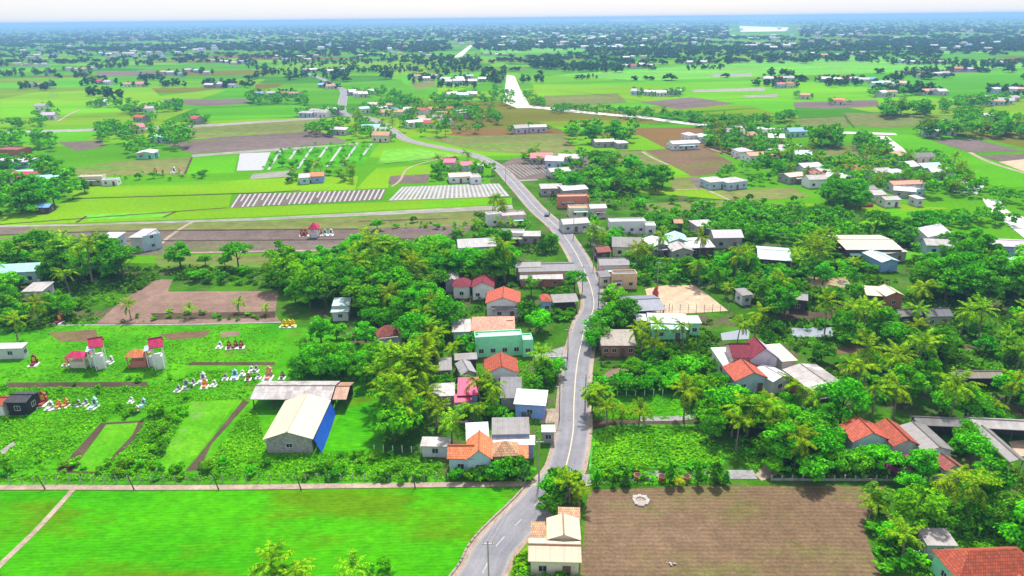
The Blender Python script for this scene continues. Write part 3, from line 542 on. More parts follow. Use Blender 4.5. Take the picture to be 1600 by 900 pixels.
H('house', 'cream roofed house with brown ridges between the road bend and the ploughed field', 'house', 'the cream roofed house', [((825,877),(909,879),(908,842),3,'gx',.9,'cream','cream',{'cap':'rust'}),((854,843),(908,844),(908,810),3.4,'gy',.9,'cream','cream',{'cap':'rust','win':0}),((830,841),(853,841),(853,821),2.7,'shed',.7,'tan','cream',{'win':0}),((872,810),(907,811),(907,796),3.2,'shed',.4,'tan','cream',{'win':0})])
H('house', 'red tiled house with a mint green veranda rail at the photo corner', 'house', 'the red tiled corner house', [((1497,908),(1640,902),(1590,853),3.2,'hip',2.3,'brick','mint'),((1560,920),(1650,918),(1648,890),2.6,'gy',1.0,'red','mint',{'win':0})])
H('outbuilding', 'small grey block outbuilding with a patched roof beside the corner house', 'outbuilding', 'the grey outbuilding', [((1449,852),(1498,853),(1490,828),2.5,'shed',.3,'patched','grey')])
H('house', 'house with twin weathered orange tile gables behind the bougainvillea', 'house', 'the twin gabled tile house', [((1332,691),(1393,688),(1379,661),3.2,'gy',1.7,'red','sky'),((1396,698),(1440,696),(1405,662),3.2,'gy',1.3,'brick','palegrey',{'win':0}),((1443,706),(1492,704),(1462,663),3.2,'gy',.8,'cement','palegrey',{'win':0}),((1478,736),(1509,731),(1496,711),2.8,'gy',.9,'oldred','white')])
H('pig_shed', 'long low grey shed along the top of the paved yard', 'shed', 'the long grey shed', [((1432,664),(1521,668),(1520,654),2.6,'gx',.8,'cement','wood',{'open':1})])
H('pig_shed', 'long open shed with a rust streaked roof at the right photo edge', 'shed', 'the rust streaked shed', [((1521,668),(1650,675),(1648,658),2.8,'gx',.8,'pale','wood',{'open':1})])
H('pig_shed', 'grey shed whose ridge runs down beside the sandy yard', 'shed', None, [((1578,722),(1606,722),(1560,669),2.6,'gy',.6,'cement','grey',{'open':1})])
H('house', 'rambling compound of wine red gables, white roofs and a grey patched hall', 'house', 'the wine roofed compound', [((1132,575),(1197,572),(1183,543),3,'shed',.5,'white','white'),((1144,559),(1177,559),(1171,538),4.8,'gx',1.7,'wine','pinkish',{'z0':3.1,'win':0}),((1171,562),(1218,560),(1210,540),4.6,'gy',2.4,'wine','lavender',{'rm2':'lavender','z0':2.6,'win':0}),((1222,565),(1247,563),(1223,538),3.6,'shed',.3,'cream','white'),((1208,597),(1237,588),(1217,566),3.2,'gy',.7,'white','palegrey'),((1268,611),(1324,602),(1288,567),3.5,'gy',.8,'patched','brick'),((1148,596),(1206,592),(1196,568),3,'gy',1.7,'red','sky')])
H('house', 'salmon hip roofed house with a pale blue end behind the mint building', 'house', 'the salmon roofed house', [((735,517),(805,516),(800,494),3.6,'hip',1.7,'salmon','white'),((706,519),(736,518),(739,502),3.4,'shed',.7,'pale','sky',{'nx':1}),((783,515),(804,514),(803,497),3.6,'gx',.8,'salmon','white',{'win':0})])
H('house', 'mint green walled flat roofed house with a row of small dark windows', 'house', 'the mint walled house', [((742,527),(816,523),(814,514),5.0,'flat',0,'mint','mint',{'nx':4,'fdoor':0,'wh':1.1}),((817,531),(833,530),(832,520),4.2,'flat',0,'mint','mint',{'nx':1})])
H('house', 'gabled orange tile house facing the camera above the dark cement roof', 'house', 'the orange gabled house', [((757,585),(811,583),(808,560),3.2,'gy',1.7,'brick','white',{'nx':3,'fdoor':0})])
H('shed', 'dark cement roofed shed in front of the orange gabled house', 'shed', None, [((780,622),(815,622),(812,592),2.8,'shed',.5,'dark','grey',{'win':0})])
H('shed', 'grey tin shed facing the wood pile left of the leaning workshop', 'shed', None, [((685,579),(706,578),(707,561),2.8,'shed',.5,'cement','grey',{'open':1})])
H('shed', 'leaning grey tin workshop beside the orange gabled house', 'shed', None, [((720,586),(745,582),(755,561),3,'gy',.8,'grey','grey'),((710,563),(746,561),(745,553),3.2,'shed',.4,'cement','wood',{'win':0})])
H('house', 'pink roofed house with a blue front among coconut palms', 'house', 'the pink roofed house', [((714,618),(748,617),(748,593),3.1,'shed',.6,'pink','blue'),((710,629),(738,627),(740,617),2.5,'shed',.4,'pink','blue')])
H('shed', 'mottled grey roof leaning against the pink roofed house', 'shed', None, [((672,620),(711,618),(713,600),2.8,'shed',.4,'greyshed','grey')])
H('house', 'sky blue house with a flat white roof beside the road', 'house', 'the blue roadside house', [((802,631),(853,634),(853,611),3.2,'shed',.25,'white','blue')])
H('house', 'bright orange hipped house with grey blue gables behind the roadside hedge', 'house', 'the bright orange house', [((727,719),(770,718),(772,686),3.2,'gy',1.8,'orange','sky',{'nx':1}),((698,717),(740,717),(738,694),3.2,'gx',1.2,'orange','sky'),((768,714),(812,712),(812,690),3.2,'hip',1.6,'tan','salmon'),((800,716),(826,716),(826,700),2.8,'shed',.6,'orange','salmon',{'win':0})])
H('house', 'wide white roofed annex with a grey cement upper roof behind the orange house', 'house', 'the white roofed annex', [((728,690),(765,688),(768,662),3.0,'shed',.5,'white','white'),((766,694),(836,695),(836,682),3.0,'shed',.3,'white','blue'),((768,679),(828,678),(829,655),3.9,'shed',.5,'cement','blue',{'win':0})])
H('shed', 'small white roofed booth at the road edge', 'shed', None, [((846,675),(868,675),(868,665),2.5,'shed',.2,'white','grey')])
H('shed', 'small pale tin shed in the weeds left of the orange house', 'shed', 'the pale tin shed', [((656,697),(702,698),(702,685),2.4,'shed',.3,'pale','palegrey')])
H('barn', 'big cream roofed plank barn with a patched gable end in the weeds', 'barn', 'the cream roofed barn', [((410,687),(489,686),(514,625),3.0,'gy',1.5,'cream','plank',{'nx':1,'fdoor':0,'wh':.9})])
H('barn', 'long weathered grey open barn with a rusty red end bay', 'barn', 'the long grey barn', [((390,624),(517,624),(524,595),2.6,'gx',1.0,'greyshed','wood',{'open':1}),((519,624),(541,624),(546,597),2.6,'gx',1.0,'rust','wood',{'open':1})])
H('temple', 'small shrine with a faded red tile roof under the palms', 'shrine', 'the small shrine', [((589,528),(629,523),(627,511),4.0,'hip',1.9,'oldred','white',{'open':2})])
H('house', 'small pale green tin house at the edge of the grove', 'house', 'the pale green tin house', [((518,478),(546,477),(546,467),3.6,'shed',.5,'paleteal','palegrey',{'win':0}),((516,488),(545,487),(545,480),2.6,'shed',.4,'paleteal','palegrey')])
H('house', 'white house with two wine red tile roofs behind the salmon house', 'house', 'the wine tiled white house', [((736,449),(772,449),(769,435),3.8,'gy',1.5,'wine','white',{'nx':2,'fdoor':0}),((706,448),(735,448),(731,436),3.6,'hip',1.4,'wine','white'),((694,441),(718,440),(716,429),3.2,'gy',1.0,'pale','lavender',{'win':0})])
H('house', 'orange roofed house with a grey porch below the wine tiled house', 'house', 'the orange porch house', [((758,474),(813,474),(810,456),3.9,'gy',1.6,'red','white'),((768,483),(812,482),(812,474),2.9,'shed',.3,'cement','lavender')])
H('house', 'long terrace with weathered grey roofs and a peach wall beside the road', 'house', 'the long grey terrace', [((810,425),(900,423),(893,409),3.6,'gx',.9,'dark','peach'),((806,418),(846,417),(845,408),4.2,'gx',.9,'cement','grey',{'win':0}),((812,436),(880,436),(878,427),2.6,'shed',.4,'pale','brick')])
H('shop', 'low roadside shop with a small red tile roof and blue awnings', 'shop', 'the blue awning shop', [((864,473),(905,471),(898,461),2.9,'shed',.5,'cement','wood',{'open':2}),((847,472),(863,471),(862,460),3.2,'hip',.9,'red','blue')])
H('house', 'peach walled box house with a dark flat roof opposite the terrace', 'house', 'the peach box house', [((958,428),(996,427),(988,421),4.6,'flat',0,'dark','peach',{'nx':2,'fdoor':0}),((937,415),(985,414),(970,402),3.8,'gx',1.0,'dark','pinkish'),((938,433),(956,432),(950,424),3,'shed',.3,'dark','cream')])
H('shed', 'blue grey tin workshop behind the roadside tree and concrete posts', 'shed', 'the blue grey workshop', [((980,487),(1040,484),(1032,460),3.2,'gx',1.0,'bluegrey','wood',{'open':1})])
H('house', 'white and turquoise roofed house in front of the sand lot', 'house', 'the turquoise roofed house', [((1013,504),(1076,506),(1068,492),3.6,'shed',.3,'white','mint',{'win':0}),((1077,505),(1097,505),(1090,494),3.4,'shed',.2,'paleteal','mint'),((995,501),(1012,501),(1012,492),3,'shed',.3,'white','palegrey'),((1018,514),(1076,515),(1074,506),3,'shed',.5,'teal','mint')])
H('house', 'low brick house under an old corrugated roof beside the palms', 'house', 'the low brick house', [((939,540),(995,540),(995,520),2.9,'shed',.9,'thatch','brick',{'nx':4})])
H('house', 'long white flat roofed house behind its forecourt wall', 'house', 'the long white house', [((953,346),(1009,345),(1005,340),4.6,'flat',0,'white','white',{'nx':4,'fdoor':0}),((1009,352),(1025,352),(1023,346),3.6,'flat',0,'white','white',{'nx':1})])
H('house', 'grey walled house with a low brown roof beside the road', 'house', None, [((880,351),(922,348),(916,340),3.2,'gx',1.2,'pale','palegrey')])
H('house', 'brick red house with a salmon terrace wall above the grey house', 'house', 'the brick red house', [((872,307),(918,306),(915,302),4.8,'flat',0,'tan','salmon'),((895,309),(921,308),(919,303),3.6,'flat',0,'pale','salmon',{'win':0})])
H('house', 'cream and lavender house with arched porch below the brick red house', 'house', None, [((890,325),(922,324),(919,319),3.8,'flat',0,'tan','cream'),((922,326),(949,325),(943,319),3.8,'gx',1.0,'pale','lavender')])
H('warehouse', 'row of low white tin roofs behind the brick red house', 'warehouse', 'the white tin roofs', [((845,295),(882,294),(880,288),3.2,'shed',.5,'pale','grey'),((880,298),(920,295),(915,287),3.4,'gx',.7,'white','grey')])
H('house', 'white box house on the brown field edge left of the road', 'house', 'the white box house', [((762,335),(784,333),(783,329),4.6,'flat',0,'pale','white',{'nx':1}),((785,337),(822,335),(818,328),4.2,'flat',0,'pale','pinkish')])
H('house', 'pale house with a wine canopy under the roadside tree', 'house', None, [((780,363),(817,364),(815,358),4.0,'flat',0,'pale','white'),((812,369),(845,369),(843,362),3,'shed',.3,'pale','grey')])
H('house', 'twin gabled tin house with a pale green centre roof among palms', 'house', 'the green centred tin house', [((1045,378),(1078,378),(1070,366),3.6,'gy',1.2,'teal','palegrey'),((1018,386),(1050,384),(1046,370),3,'gy',.9,'white','grey'),((1050,393),(1085,392),(1078,381),3,'gy',1.1,'pale','bluegrey' if False else 'grey'),((1076,388),(1118,386),(1105,370),3,'gx',.8,'white','wood')])
H('barn', 'pale green tin barn among the coconut palms', 'barn', 'the pale green barn', [((1184,404),(1238,408),(1240,388),3.0,'gx',1.0,'paleteal','wood')])
H('factory', 'wide cream and grey hall with lean roofs by the creek', 'workshop', 'the wide creek hall', [((1322,390),(1412,390),(1398,367),4.0,'gx',.8,'cream','wood'),((1310,387),(1336,391),(1330,373),3.4,'shed',.5,'rust','wood'),((1378,397),(1420,393),(1405,384),3.2,'shed',.3,'pale','grey')])
H('barn', 'blue grey walled barn with a pale green roof in front of the hall', 'barn', None, [((1378,410),(1407,408),(1366,389),3.2,'gy',.8,'paleteal','blue',{'win':0})])
H('house', 'brick house with a pale gabled roof above the pond', 'house', 'the brick gable house', [((1384,463),(1415,462),(1385,450),3.4,'gy',1.1,'cream','brick',{'nx':1}),((1354,461),(1383,463),(1384,451),3.0,'shed',.5,'cream','bluegrey' if False else 'wood',{'win':0})])
H('house', 'dark roofed cottage with a wooden wall left of its twin', 'cottage', 'the dark roofed cottages', [((1407,495),(1449,492),(1440,482),3,'gx',1.0,'cement','wood')])
H('house', 'dark roofed cottage beside the brick pile', 'cottage', None, [((1447,495),(1491,494),(1480,482),3,'gx',1.1,'dark','grey')])
H('shed', 'long low thatched cattle shed under dark trees', 'shed', 'the thatched cattle shed', [((1490,591),(1570,591),(1568,580),2.4,'gx',.9,'thatch','wood',{'open':1})])
H('hut', 'dark wooden hut with a grey roof above the pond', 'hut', 'the wooden hut', [((1233,467),(1263,470),(1258,459),3.4,'gx',1.0,'cement','wood')])
H('house', 'raw red brick house at the right photo edge', 'house', 'the raw brick house', [((1572,416),(1640,414),(1638,406),4.5,'flat',0,'pale','brick'),((1546,408),(1606,410),(1600,401),3.5,'gx',.7,'paleteal','grey')])
H('house', 'lavender house with white roofs above the raw brick house', 'house', None, [((1550,384),(1640,388),(1636,376),3.6,'gx',.8,'lavender','blue')])
H('house', 'low white roofed house tucked beside the dry tree', 'house', None, [((1160,462),(1178,460),(1176,450),3,'shed',.4,'cement','palegrey',{'nx':1})])
# left side, middle distance
H('house', 'blue white two storey house on the brown field edge', 'house', 'the blue white house', [((200,371),(222,371),(224,358),5.0,'shed',.2,'lavender','lavender'),((222,369),(250,364),(246,357),5.2,'flat',0,'pale','sky')])
H('house', 'white house half hidden by trees beside the blue white house', 'house', None, [((155,372),(182,372),(184,364),3.6,'shed',.4,'white','sky')])
H('tomb_house', 'tiny pavilion with a pink pyramid roof in the brown field', 'tomb house', 'the pink pavilion', [((480,358),(496,358),(494,353),3.4,'hip',2.0,'magenta','white',{'open':2})])
H('house', 'house with an orange tile half and a pale blue half in the rice', 'house', 'the half orange house', [((484,276),(506,275),(505,268),3.2,'gx',1.2,'orange','blue'),((466,278),(484,277),(484,270),3.2,'gx',1.0,'lavender','sky')])
H('house', 'sky blue house with a pink roof where the road straightens', 'house', 'the pink topped blue house', [((720,259),(740,258),(738,252),4.6,'gx',1.2,'pink','sky'),((738,260),(757,259),(756,256),3.4,'shed',.4,'teal','palegrey'),((702,277),(738,275),(735,268),3,'gx',.9,'cream','white'),((736,277),(752,276),(751,270),3.4,'flat',0,'pale','white')])
H('house', 'small maroon roofed house hidden behind the pink topped house', 'house', None, [((692,254),(711,254),(710,248),4,'gx',1.2,'pink','pinkish')])
H('house', 'brick house with a purple porch at the left photo edge', 'house', 'the left edge brick house', [((-12,233),(26,234),(25,228),5.0,'flat',0,'oldred','brick'),((-15,253),(40,253),(36,246),3.2,'shed',.5,'lavender','blue')])
H('house', 'wide grey green roofed house in the left grove', 'house', None, [((-10,275),(22,272),(22,264),3.2,'gx',.9,'pale','grey'),((18,272),(50,270),(48,262),3.2,'gx',.9,'paleteal','grey')])
H('house', 'cream walled flat house on the edge of the bright rice', 'house', 'the cream flat house', [((121,276),(158,275),(158,272),4.2,'flat',0,'cream','cream'),((158,281),(182,280),(181,277),3,'flat',0,'pale','white')])
H('house', 'white and mint roadside house with a canopy in the far field', 'house', 'the mint canopy house', [((211,240),(240,239),(236,231),3.2,'gy',.9,'white','mint'),((236,239),(247,238),(246,233),3,'shed',.3,'pale','blue')])
H('hut', 'small hut with a blue tarpaulin roof in the left grove', 'hut', None, [((54,325),(76,324),(74,318),2.6,'gx',.8,'blue','wood')])
H('house', 'pale roofed low house buried in the left grove', 'house', None, [((32,456),(66,455),(66,443),3,'shed',.5,'pale','lavender')])
H('house', 'white roofed house at the left photo edge above the tombs', 'house', 'the left edge white house', [((-10,545),(34,544),(32,537),2.8,'shed',.3,'white','palegrey')])
H('tomb_house', 'black roofed tomb house with white arches at the left photo edge', 'tomb house', 'the black tomb house', [((4,629),(40,629),(48,611),3.0,'gx',.5,'black','black'),((-14,634),(3,634),(6,618),2.4,'gx',.8,'red','white')])
H('tomb_house', 'low tomb house with a wide pink hip roof', 'tomb house', 'the low pink tomb house', [((97,560),(131,560),(129,549),2.8,'hip',1.0,'magenta','cream',{'open':2})])
H('tomb_house', 'tall white tomb tower with a pink roof beside the low pink one', 'tomb tower', 'the tall pink tomb towers', [((138,545),(161,541),(153,532),5.6,'gx',1.5,'magenta','white',{'open':2}),((133,550),(146,548),(144,542),4.0,'shed',.3,'teal','white',{'open':2})])
H('tomb_house', 'orange hip roofed open tomb house on brown pillars', 'tomb house', 'the orange tomb house', [((192,559),(227,558),(223,548),2.9,'hip',1.2,'orange','salmon',{'open':2})])
H('tomb_house', 'tall white tomb tower with a pink roof beside the orange one', 'tomb tower', None, [((232,545),(255,541),(247,532),5.6,'gx',1.5,'magenta','white',{'open':2}),((224,549),(238,547),(236,541),4.2,'shed',.3,'teal','white',{'open':2})])
# settlement right of the road, middle distance
H('house', 'blue walled house with two pale roofs in the fields right of the road', 'house', 'the pale blue field house', [((1109,285),(1138,283),(1132,275),3.4,'hip',1.3,'pale','sky'),((1138,286),(1170,282),(1160,275),3.4,'hip',1.3,'pale','sky')])
H('house', 'wide white hall at the top edge of the ploughed field', 'house', 'the wide white hall', [((1051,225),(1095,223),(1092,213),3.6,'gx',1.0,'white','white'),((1076,212),(1092,211),(1090,206),4,'hip',1.2,'lavender','white'),((1094,214),(1112,213),(1110,208),3.6,'hip',1.2,'teal','white')])
H('house', 'pinkish roofed farmhouse pair behind a white path', 'house', 'the pinkish farmhouses', [((1155,237),(1178,236),(1176,229),3.4,'hip',1.2,'lavender','white'),((1172,244),(1210,242),(1202,231),3.4,'gx',1.2,'salmon','white')])
H('house', 'white cluster house with pink awning in the right settlement', 'house', 'the pink awning cluster', [((1256,262),(1288,260),(1280,252),3.8,'gx',1.2,'white','white'),((1282,268),(1310,266),(1302,256),3.4,'gx',1.1,'pale','cream'),((1272,273),(1302,272),(1300,267),2.8,'shed',.4,'pink','white'),((1234,277),(1262,274),(1256,267),3.2,'gx',1,'cream','grey')])
H('house', 'white house pair with grey roofs above the teal market roofs', 'house', None, [((1368,270),(1398,268),(1392,261),4,'gx',1.2,'pale','white'),((1396,271),(1424,269),(1420,262),4,'hip',1.1,'white','white')])
H('market_hall', 'cluster of salmon and white roofs with teal walls by the creek', 'market hall', 'the salmon market roofs', [((1396,289),(1448,287),(1442,281),3.6,'gx',1.0,'salmon','white'),((1396,297),(1432,300),(1420,288),3,'gx',.8,'white','grey'),((1430,296),(1446,295),(1445,288),3.2,'flat',0,'pale','teal' if False else 'sky')])
H('house', 'grey roofed house left of the salmon market roofs', 'house', None, [((1350,298),(1375,297),(1368,289),3.4,'gx',1.1,'cement','white'),((1366,305),(1388,304),(1384,294),3.2,'gx',1.0,'pale','palegrey')])
H('house', 'pale low house by the bright rice with a white wall', 'house', None, [((1384,313),(1410,312),(1408,305),3,'gx',.8,'pale','white'),((1434,311),(1446,310),(1446,304),3.2,'shed',.3,'lavender','palegrey')])
H('house', 'house with a low tin roof under the trees of the middle grove', 'house', None, [((860,269),(893,267),(888,261),3.2,'gx',1.1,'pale','palegrey')])
H('house', 'lean tin hut in front of the orchard belt', 'hut', None, [((1053,349),(1068,349),(1066,343),2.8,'gx',1.0,'tan','wood'),((1090,354),(1122,352),(1116,342),3.2,'hip',1.2,'pale','grey')])
H('house', 'maroon roofed hut beside the lane', 'hut', None, [((934,395),(956,393),(952,384),3,'gx',1.1,'oldred','wood')])
H('house', 'long roofed farmhouse in the round grove', 'house', None, [((930,222),(962,221),(960,216),3.2,'gx',.9,'cream','grey'),((965,224),(983,223),(982,219),3.2,'shed',.3,'white','grey')])
# small pieces beside buildings
def prop(name, label, cat, loc, rz=0): o = empty(name, loc, rz); return tag(o, label, cat)
a = Vector(G(490,687,2.9)); b = Vector(G(514,626,2.9)); mb = MB(); n = 14
tp = [[Vector((*(a.lerp(b, i/n)), 0)) + Vector((.12 + j*.2 + .03*math.sin(i*.5+j), 0, 2.85 - j*.56)) for j in range(6)] for i in range(n+1)]
for i in range(n):
    for j in range(5): mb.poly([tp[i][j], tp[i][j+1], tp[i+1][j+1], tp[i+1][j]], 0)
o = mb.build('tarpaulin', M['blueplastic']); m_ = o.modifiers.new('thickness', 'SOLIDIFY'); m_.thickness = .03; tag(o, 'bright blue tarpaulin hanging down the side of the cream roofed barn', 'tarpaulin')
def tank(px, r, h, m, label):
    t = prop('water_tank', label, 'water tank', (*G(*px), 0)); mb = MB(); mb.tube([(0,0,.1),(0,0,.12),(0,0,h*.86),(0,0,h*.95),(0,0,h)], [r*.9,r,r,r*.8,r*.3], 14); mb.build('tank_body', M[m], t, smooth=False)
    mb = MB(); mb.tube([(0,0,h*1.002),(0,0,h+.09)], r*.28, 10); mb.build('lid', M[m], t); mb = MB(); mb.box(-r,r,-r,r,0,.095); mb.build('base', M['conc'], t); FOOT.append([G(px[0]-6,px[1]),G(px[0]+6,px[1]),G(px[0]+6,px[1]-4),G(px[0]-6,px[1]-4)])
tank((819,652),.62,1.5,'t_darkgrey','dark water tank against the blue roadside house, nearer the palms'); tank((827,652),.62,1.5,'t_darkgrey','dark water tank standing next to the blue one'); tank((841,647),.6,1.4,'blueplastic','bright blue water tank at the blue house corner'); tank((1453,872),.5,1.1,'t_grey','grey round water jar in front of the grey outbuilding')

# ---------------------------------------------------------------- tombs, poles, fences, small things
def tomb(px, col, label, w0=1.3, ln=2.2, hh=1.5, rz=0.0, group=None):
    t = prop('tomb', label, 'tomb', (*G(*px), 0), rz)
    if group: t['group'] = group
    mb = MB(); mb.box(-w0/2-.25, w0/2+.25, -ln*.55, ln*.5, 0, .28); mb.build('base', M['stone_white'], t)
    mb = MB(); mb.box(-w0*.3, w0*.3, -ln*.42, ln*.16, .284, .6); mb.box(-w0*.36, w0*.36, -ln*.46, ln*.2, .604, .68); mb.build('tomb_box', M[col], t)
    mb = MB(); k = [(w0*.5, hh*.62), (w0*.36, hh*.66), (w0*.34, hh*.95), (w0*.44, hh*.97), (w0*.2, hh*1.08), (0, hh*1.28), (-w0*.2, hh*1.08), (-w0*.44, hh*.97), (-w0*.34, hh*.95), (-w0*.36, hh*.66), (-w0*.5, hh*.62)]; pr = [(-w0/2, .284), (w0/2, .284)] + k
    f = [(x, ln*.3, z) for x, z in pr]; r = [(x, ln*.5, z) for x, z in pr]; mb.poly(f); mb.poly(r[::-1])
    for i in range(len(pr)): j = (i+1) % len(pr); mb.poly([f[j], f[i], r[i], r[j]])
    mb.build('headstone', M[col], t)
    mb = MB(); mb.box(-w0*.22, w0*.22, ln*.3-.05, ln*.3-.005, .75, hh*.92); mb.build('plaque', M['t_darkgrey'] if col in ('stone_white','t_paleblue','t_grey','t_mint') else M['t_gold'], t)
    return t
for i, (u, v, c, l, k) in enumerate([(343,544,'stone_white','white tomb standing left of the three red arched tombs',1.0),(358,545,'t_maroon','red arched tomb on white base next to the lone white tomb',1.15),(367,544,'t_maroon','middle one of the three red arched tombs',1.15),(377,544,'t_maroon','red arched tomb on white base at the far end from the white tomb',1.15),
  (278,612,'t_grey','small grey white tomb at the start of the tomb row in the weeds',.9),(291,607,'t_grey','broad grey tomb slab second in the weed row',1.2),(301,602,'t_grey','dark backed grey tomb beside the tall white tomb',.9),(316,598,'stone_white','tallest white tomb with spire in the weed row',1.4),(320,606,'t_orange','low rusty orange tomb in front of the tall white tomb',1.2),(334,604,'stone_white','small white tomb right after the orange one',.9),(352,594,'t_grey','narrow grey tomb in the middle of the weed row',.9),(367,592,'t_paleblue','pale blue white tomb in the weed row',1.3),(379,587,'stone_white','small white tomb past the pale blue one',.8),(388,594,'t_maroon','low dark red tomb between white ones',.9),(393,582,'stone_white','white tomb near the large peach tomb',.9),(400,581,'t_grey','grey tomb touching the white one near the peach tomb',.9),(419,592,'t_pink','large peach tomb with a dark red crest behind the long barn',1.7),(441,592,'t_darkgrey','dark grey tomb at the end of the row by the bamboo',1.0),(404,592,'t_grey','plain grey tomb beside the peach tomb',.8),
  (46,634,'t_red','red tomb in front of the black tomb house',1.3),(57,636,'t_pink','pink white tomb beside the red shrine tomb',1.1),(66,633,'t_red','largest brick red tomb with a square back',1.7),(78,640,'stone_white','white tomb next to the brick red one',1.1),(91,638,'t_orange','orange white tomb, first of its pair',1.1),(102,636,'t_orange','orange white tomb, second of its pair',1.1),(121,635,'t_grey','grey white tomb past the orange pair',.9),(133,634,'t_grey','grey white tomb beside the mint one',.9),(146,638,'t_mint','pale mint tomb with a long slab at the end of the row',1.4),(205,630,'stone_white','little white tomb alone in the weeds',.8),(223,636,'t_paleblue','little sky blue tomb beside the round bush',1.1),(213,642,'stone_white','tiny low white grave slab in the weeds',.7),
  (443,511,'t_gold','golden yellow tomb, first of three by the grove',1.2),(450,511,'t_gold','golden yellow tomb, middle of three by the grove',1.2),(458,511,'t_gold','golden yellow tomb, last of three by the grove',1.2),(92,505,'t_maroon','red tomb lying under the left grove palms',1.7),(53,571,'t_maroon','dark red tomb below the dead branches',1.5),(104,571,'t_terracotta','brown low tomb in front of the low pink tomb house',1.1),(172,568,'stone_white','white tomb fragments between the two tomb towers',1.1),(248,568,'t_grey','grey tomb at the foot of the second tomb tower',1.3),
  (472,369,'t_maroon','dark red tomb beside the pink pavilion',1.5),(478,369,'t_maroon','second dark red tomb beside the pink pavilion',1.5),(488,369,'t_darkgrey','black white tomb below the pink pavilion',1.7),(499,368,'t_red','bright red arched tomb right of the pavilion',1.6),(508,368,'t_mint','green tomb at the end of the pavilion row',1.5),(517,368,'stone_white','white tomb last in the pavilion row',1.5),
  (242,271,'t_red','red white tomb alone on the bank by the brown field',1.8),(271,270,'stone_white','tall pale tomb on the bank by the brown field',1.9),(280,270,'t_pink','pale pink tomb on the bank by the brown field',1.7),(254,271,'t_maroon','small dark red tomb on the bank by the brown field',1.2)]):
    tomb((u, v), c, l, 0.88*k, 1.3*k, 1.25*k, R(rng.uniform(-14, 14)))
def pole(px, h, lean, label, arm=True, group=None, r=.11):
    t = prop('utility_pole', label, 'pole', (*G(*px), 0), 0); t.rotation_euler = (0, lean, 0)
    if group: t['group'] = group
    mb = MB(); mb.tube([(0,0,-.25),(0,0,h)], [r*1.25, r*.8], 8); mb.build('post', M['conc'] if arm else M['bark'], t)
    if arm:
        mb = MB(); mb.box(-.75,.75,-.06,.06,h-.62,h-.5); mb.build('crossarm', M['steel'], t)
        for x in (-.6, 0, .6): mb = MB(); mb.tube([(x,0,h-.497),(x,0,h-.3)], [.07,.05], 6); mb.build('insulator', M['t_terracotta'], t)
    return t
PT = []
for i, (u, v, h, l) in enumerate([(842,756,8.5,'concrete pole in the tree at the road bend'),(764,915,7.5,'concrete pole by the road at the lower photo edge'),(914,640,7.5,'grey pole beside the road near the orchard'),(874,655,7.5,'dark pole in front of the blue roadside house'),(887,560,7.5,'pole beside the mint walled house forecourt'),(920,540,7.5,'pole beside the low brick house'),(935,478,7.5,'pole at the road junction'),(910,455,7.5,'pole at the terrace road side'),(927,420,8,'pole before the dark roofed box house'),(925,386,8,'tall pole in the lane by the maroon hut'),(896,372,8,'pole beside the road above the terrace'),(858,330,8,'pole beside the road near the grey house'),(790,285,8,'pole where the road passes the film beds'),(1027,444,7,'thin white pole behind the sand lot')]):
    pole((u, v), h, 0, l); PT.append((u, v, h))
for i, (u, v, ln) in enumerate([(71,765,-14),(210,766,-10),(342,766,-9),(471,767,-9),(649,763,-6)]):
    pole((u, v), 2.9, R(ln), ['leaning dark post at the field path, farthest from the road','leaning dark post by the fork of the field path','leaning dark post below the first weed pond','leaning dark post below the cream roofed barn','leaning dark post nearest the orange house hedge'][i], arm=False, r=.09)
def wire(p, q, sag, label):
    a = Vector((*G(p[0], p[1]), p[2]-.3)); b = Vector((*G(q[0], q[1]), q[2]-.3)); mb = MB()
    for off in (-.6, 0, .6): mb.tube([a.lerp(b, t/10) + Vector((off, 0, -sag*4*(t/10)*(1-t/10))) for t in range(11)], .018, 4)
    tag(mb.build('power_cable', M['darkwire']), label, 'cable')
wire(PT[0], PT[1], .8, 'thin cables hung from the bend pole down to the lower road pole'); wire(PT[0], PT[3], .9, 'thin cables hung from the bend pole to the blue house pole'); wire(PT[3], PT[4], .9, 'thin cables between the blue house and the mint house'); wire(PT[5], PT[6], .8, 'thin cables between the brick house and the junction')
def fence(p, q, n, h, label, mat='conc', rail=False, post='post', r=.06):
    a = Vector((*G(*p), 0)); b = Vector((*G(*q), 0)); c = (a+b)/2; d = (b-a); rz = math.atan2(d.y, d.x); ln = d.length; t = prop('fence', label, 'fence', c, rz)
    for i in range(n):
        x = -ln/2 + ln*i/(n-1); mb = MB(); mb.box(x-r, x+r, -r, r, -.1, h*rng.uniform(.92, 1.06)); mb.build(post, M[mat], t)
    mb = MB()
    if rail: mb.box(-ln/2, ln/2, -.05, .05, .05, h*.4)
    else:
        for z in (.35, .7, 1.0): mb.box(-ln/2, ln/2, r+.002, r+.02, h*z*.85, h*z*.85+.018)
    mb.build('low_wall' if rail else 'wire', M[mat] if rail else M['darkwire'], t)
fence((-20,757),(700,751),40,1.5,'long row of concrete fence posts with wire along the field path'); fence((585,705),(702,709),9,1.3,'short pale post fence in front of the small tin shed', 'stone_white')
fence((1205,751),(1450,752),16,1.1,'low pale garden wall with posts below the twin gabled house', 'conc', True, 'pillar', .1); fence((1012,489),(1138,487),11,2.2,'post and wire fence along the near edge of the sand lot', 'steel'); fence((978,494),(1045,492),6,3.0,'tall concrete posts in front of the blue grey workshop', 'conc')
fence((838,562),(886,560),7,1.5,'grey forecourt fence beside the mint walled house', 'stone_white', True); fence((895,364),(1022,369),10,1.2,'low forecourt wall below the long white house', 'conc', True, 'pillar'); fence((936,548),(995,549),6,2.0,'thin posts standing before the low brick house', 'conc'); fence((936,620),(1035,618),8,1.3,'thin white stakes at the foot of the orchard', 'stone_white')
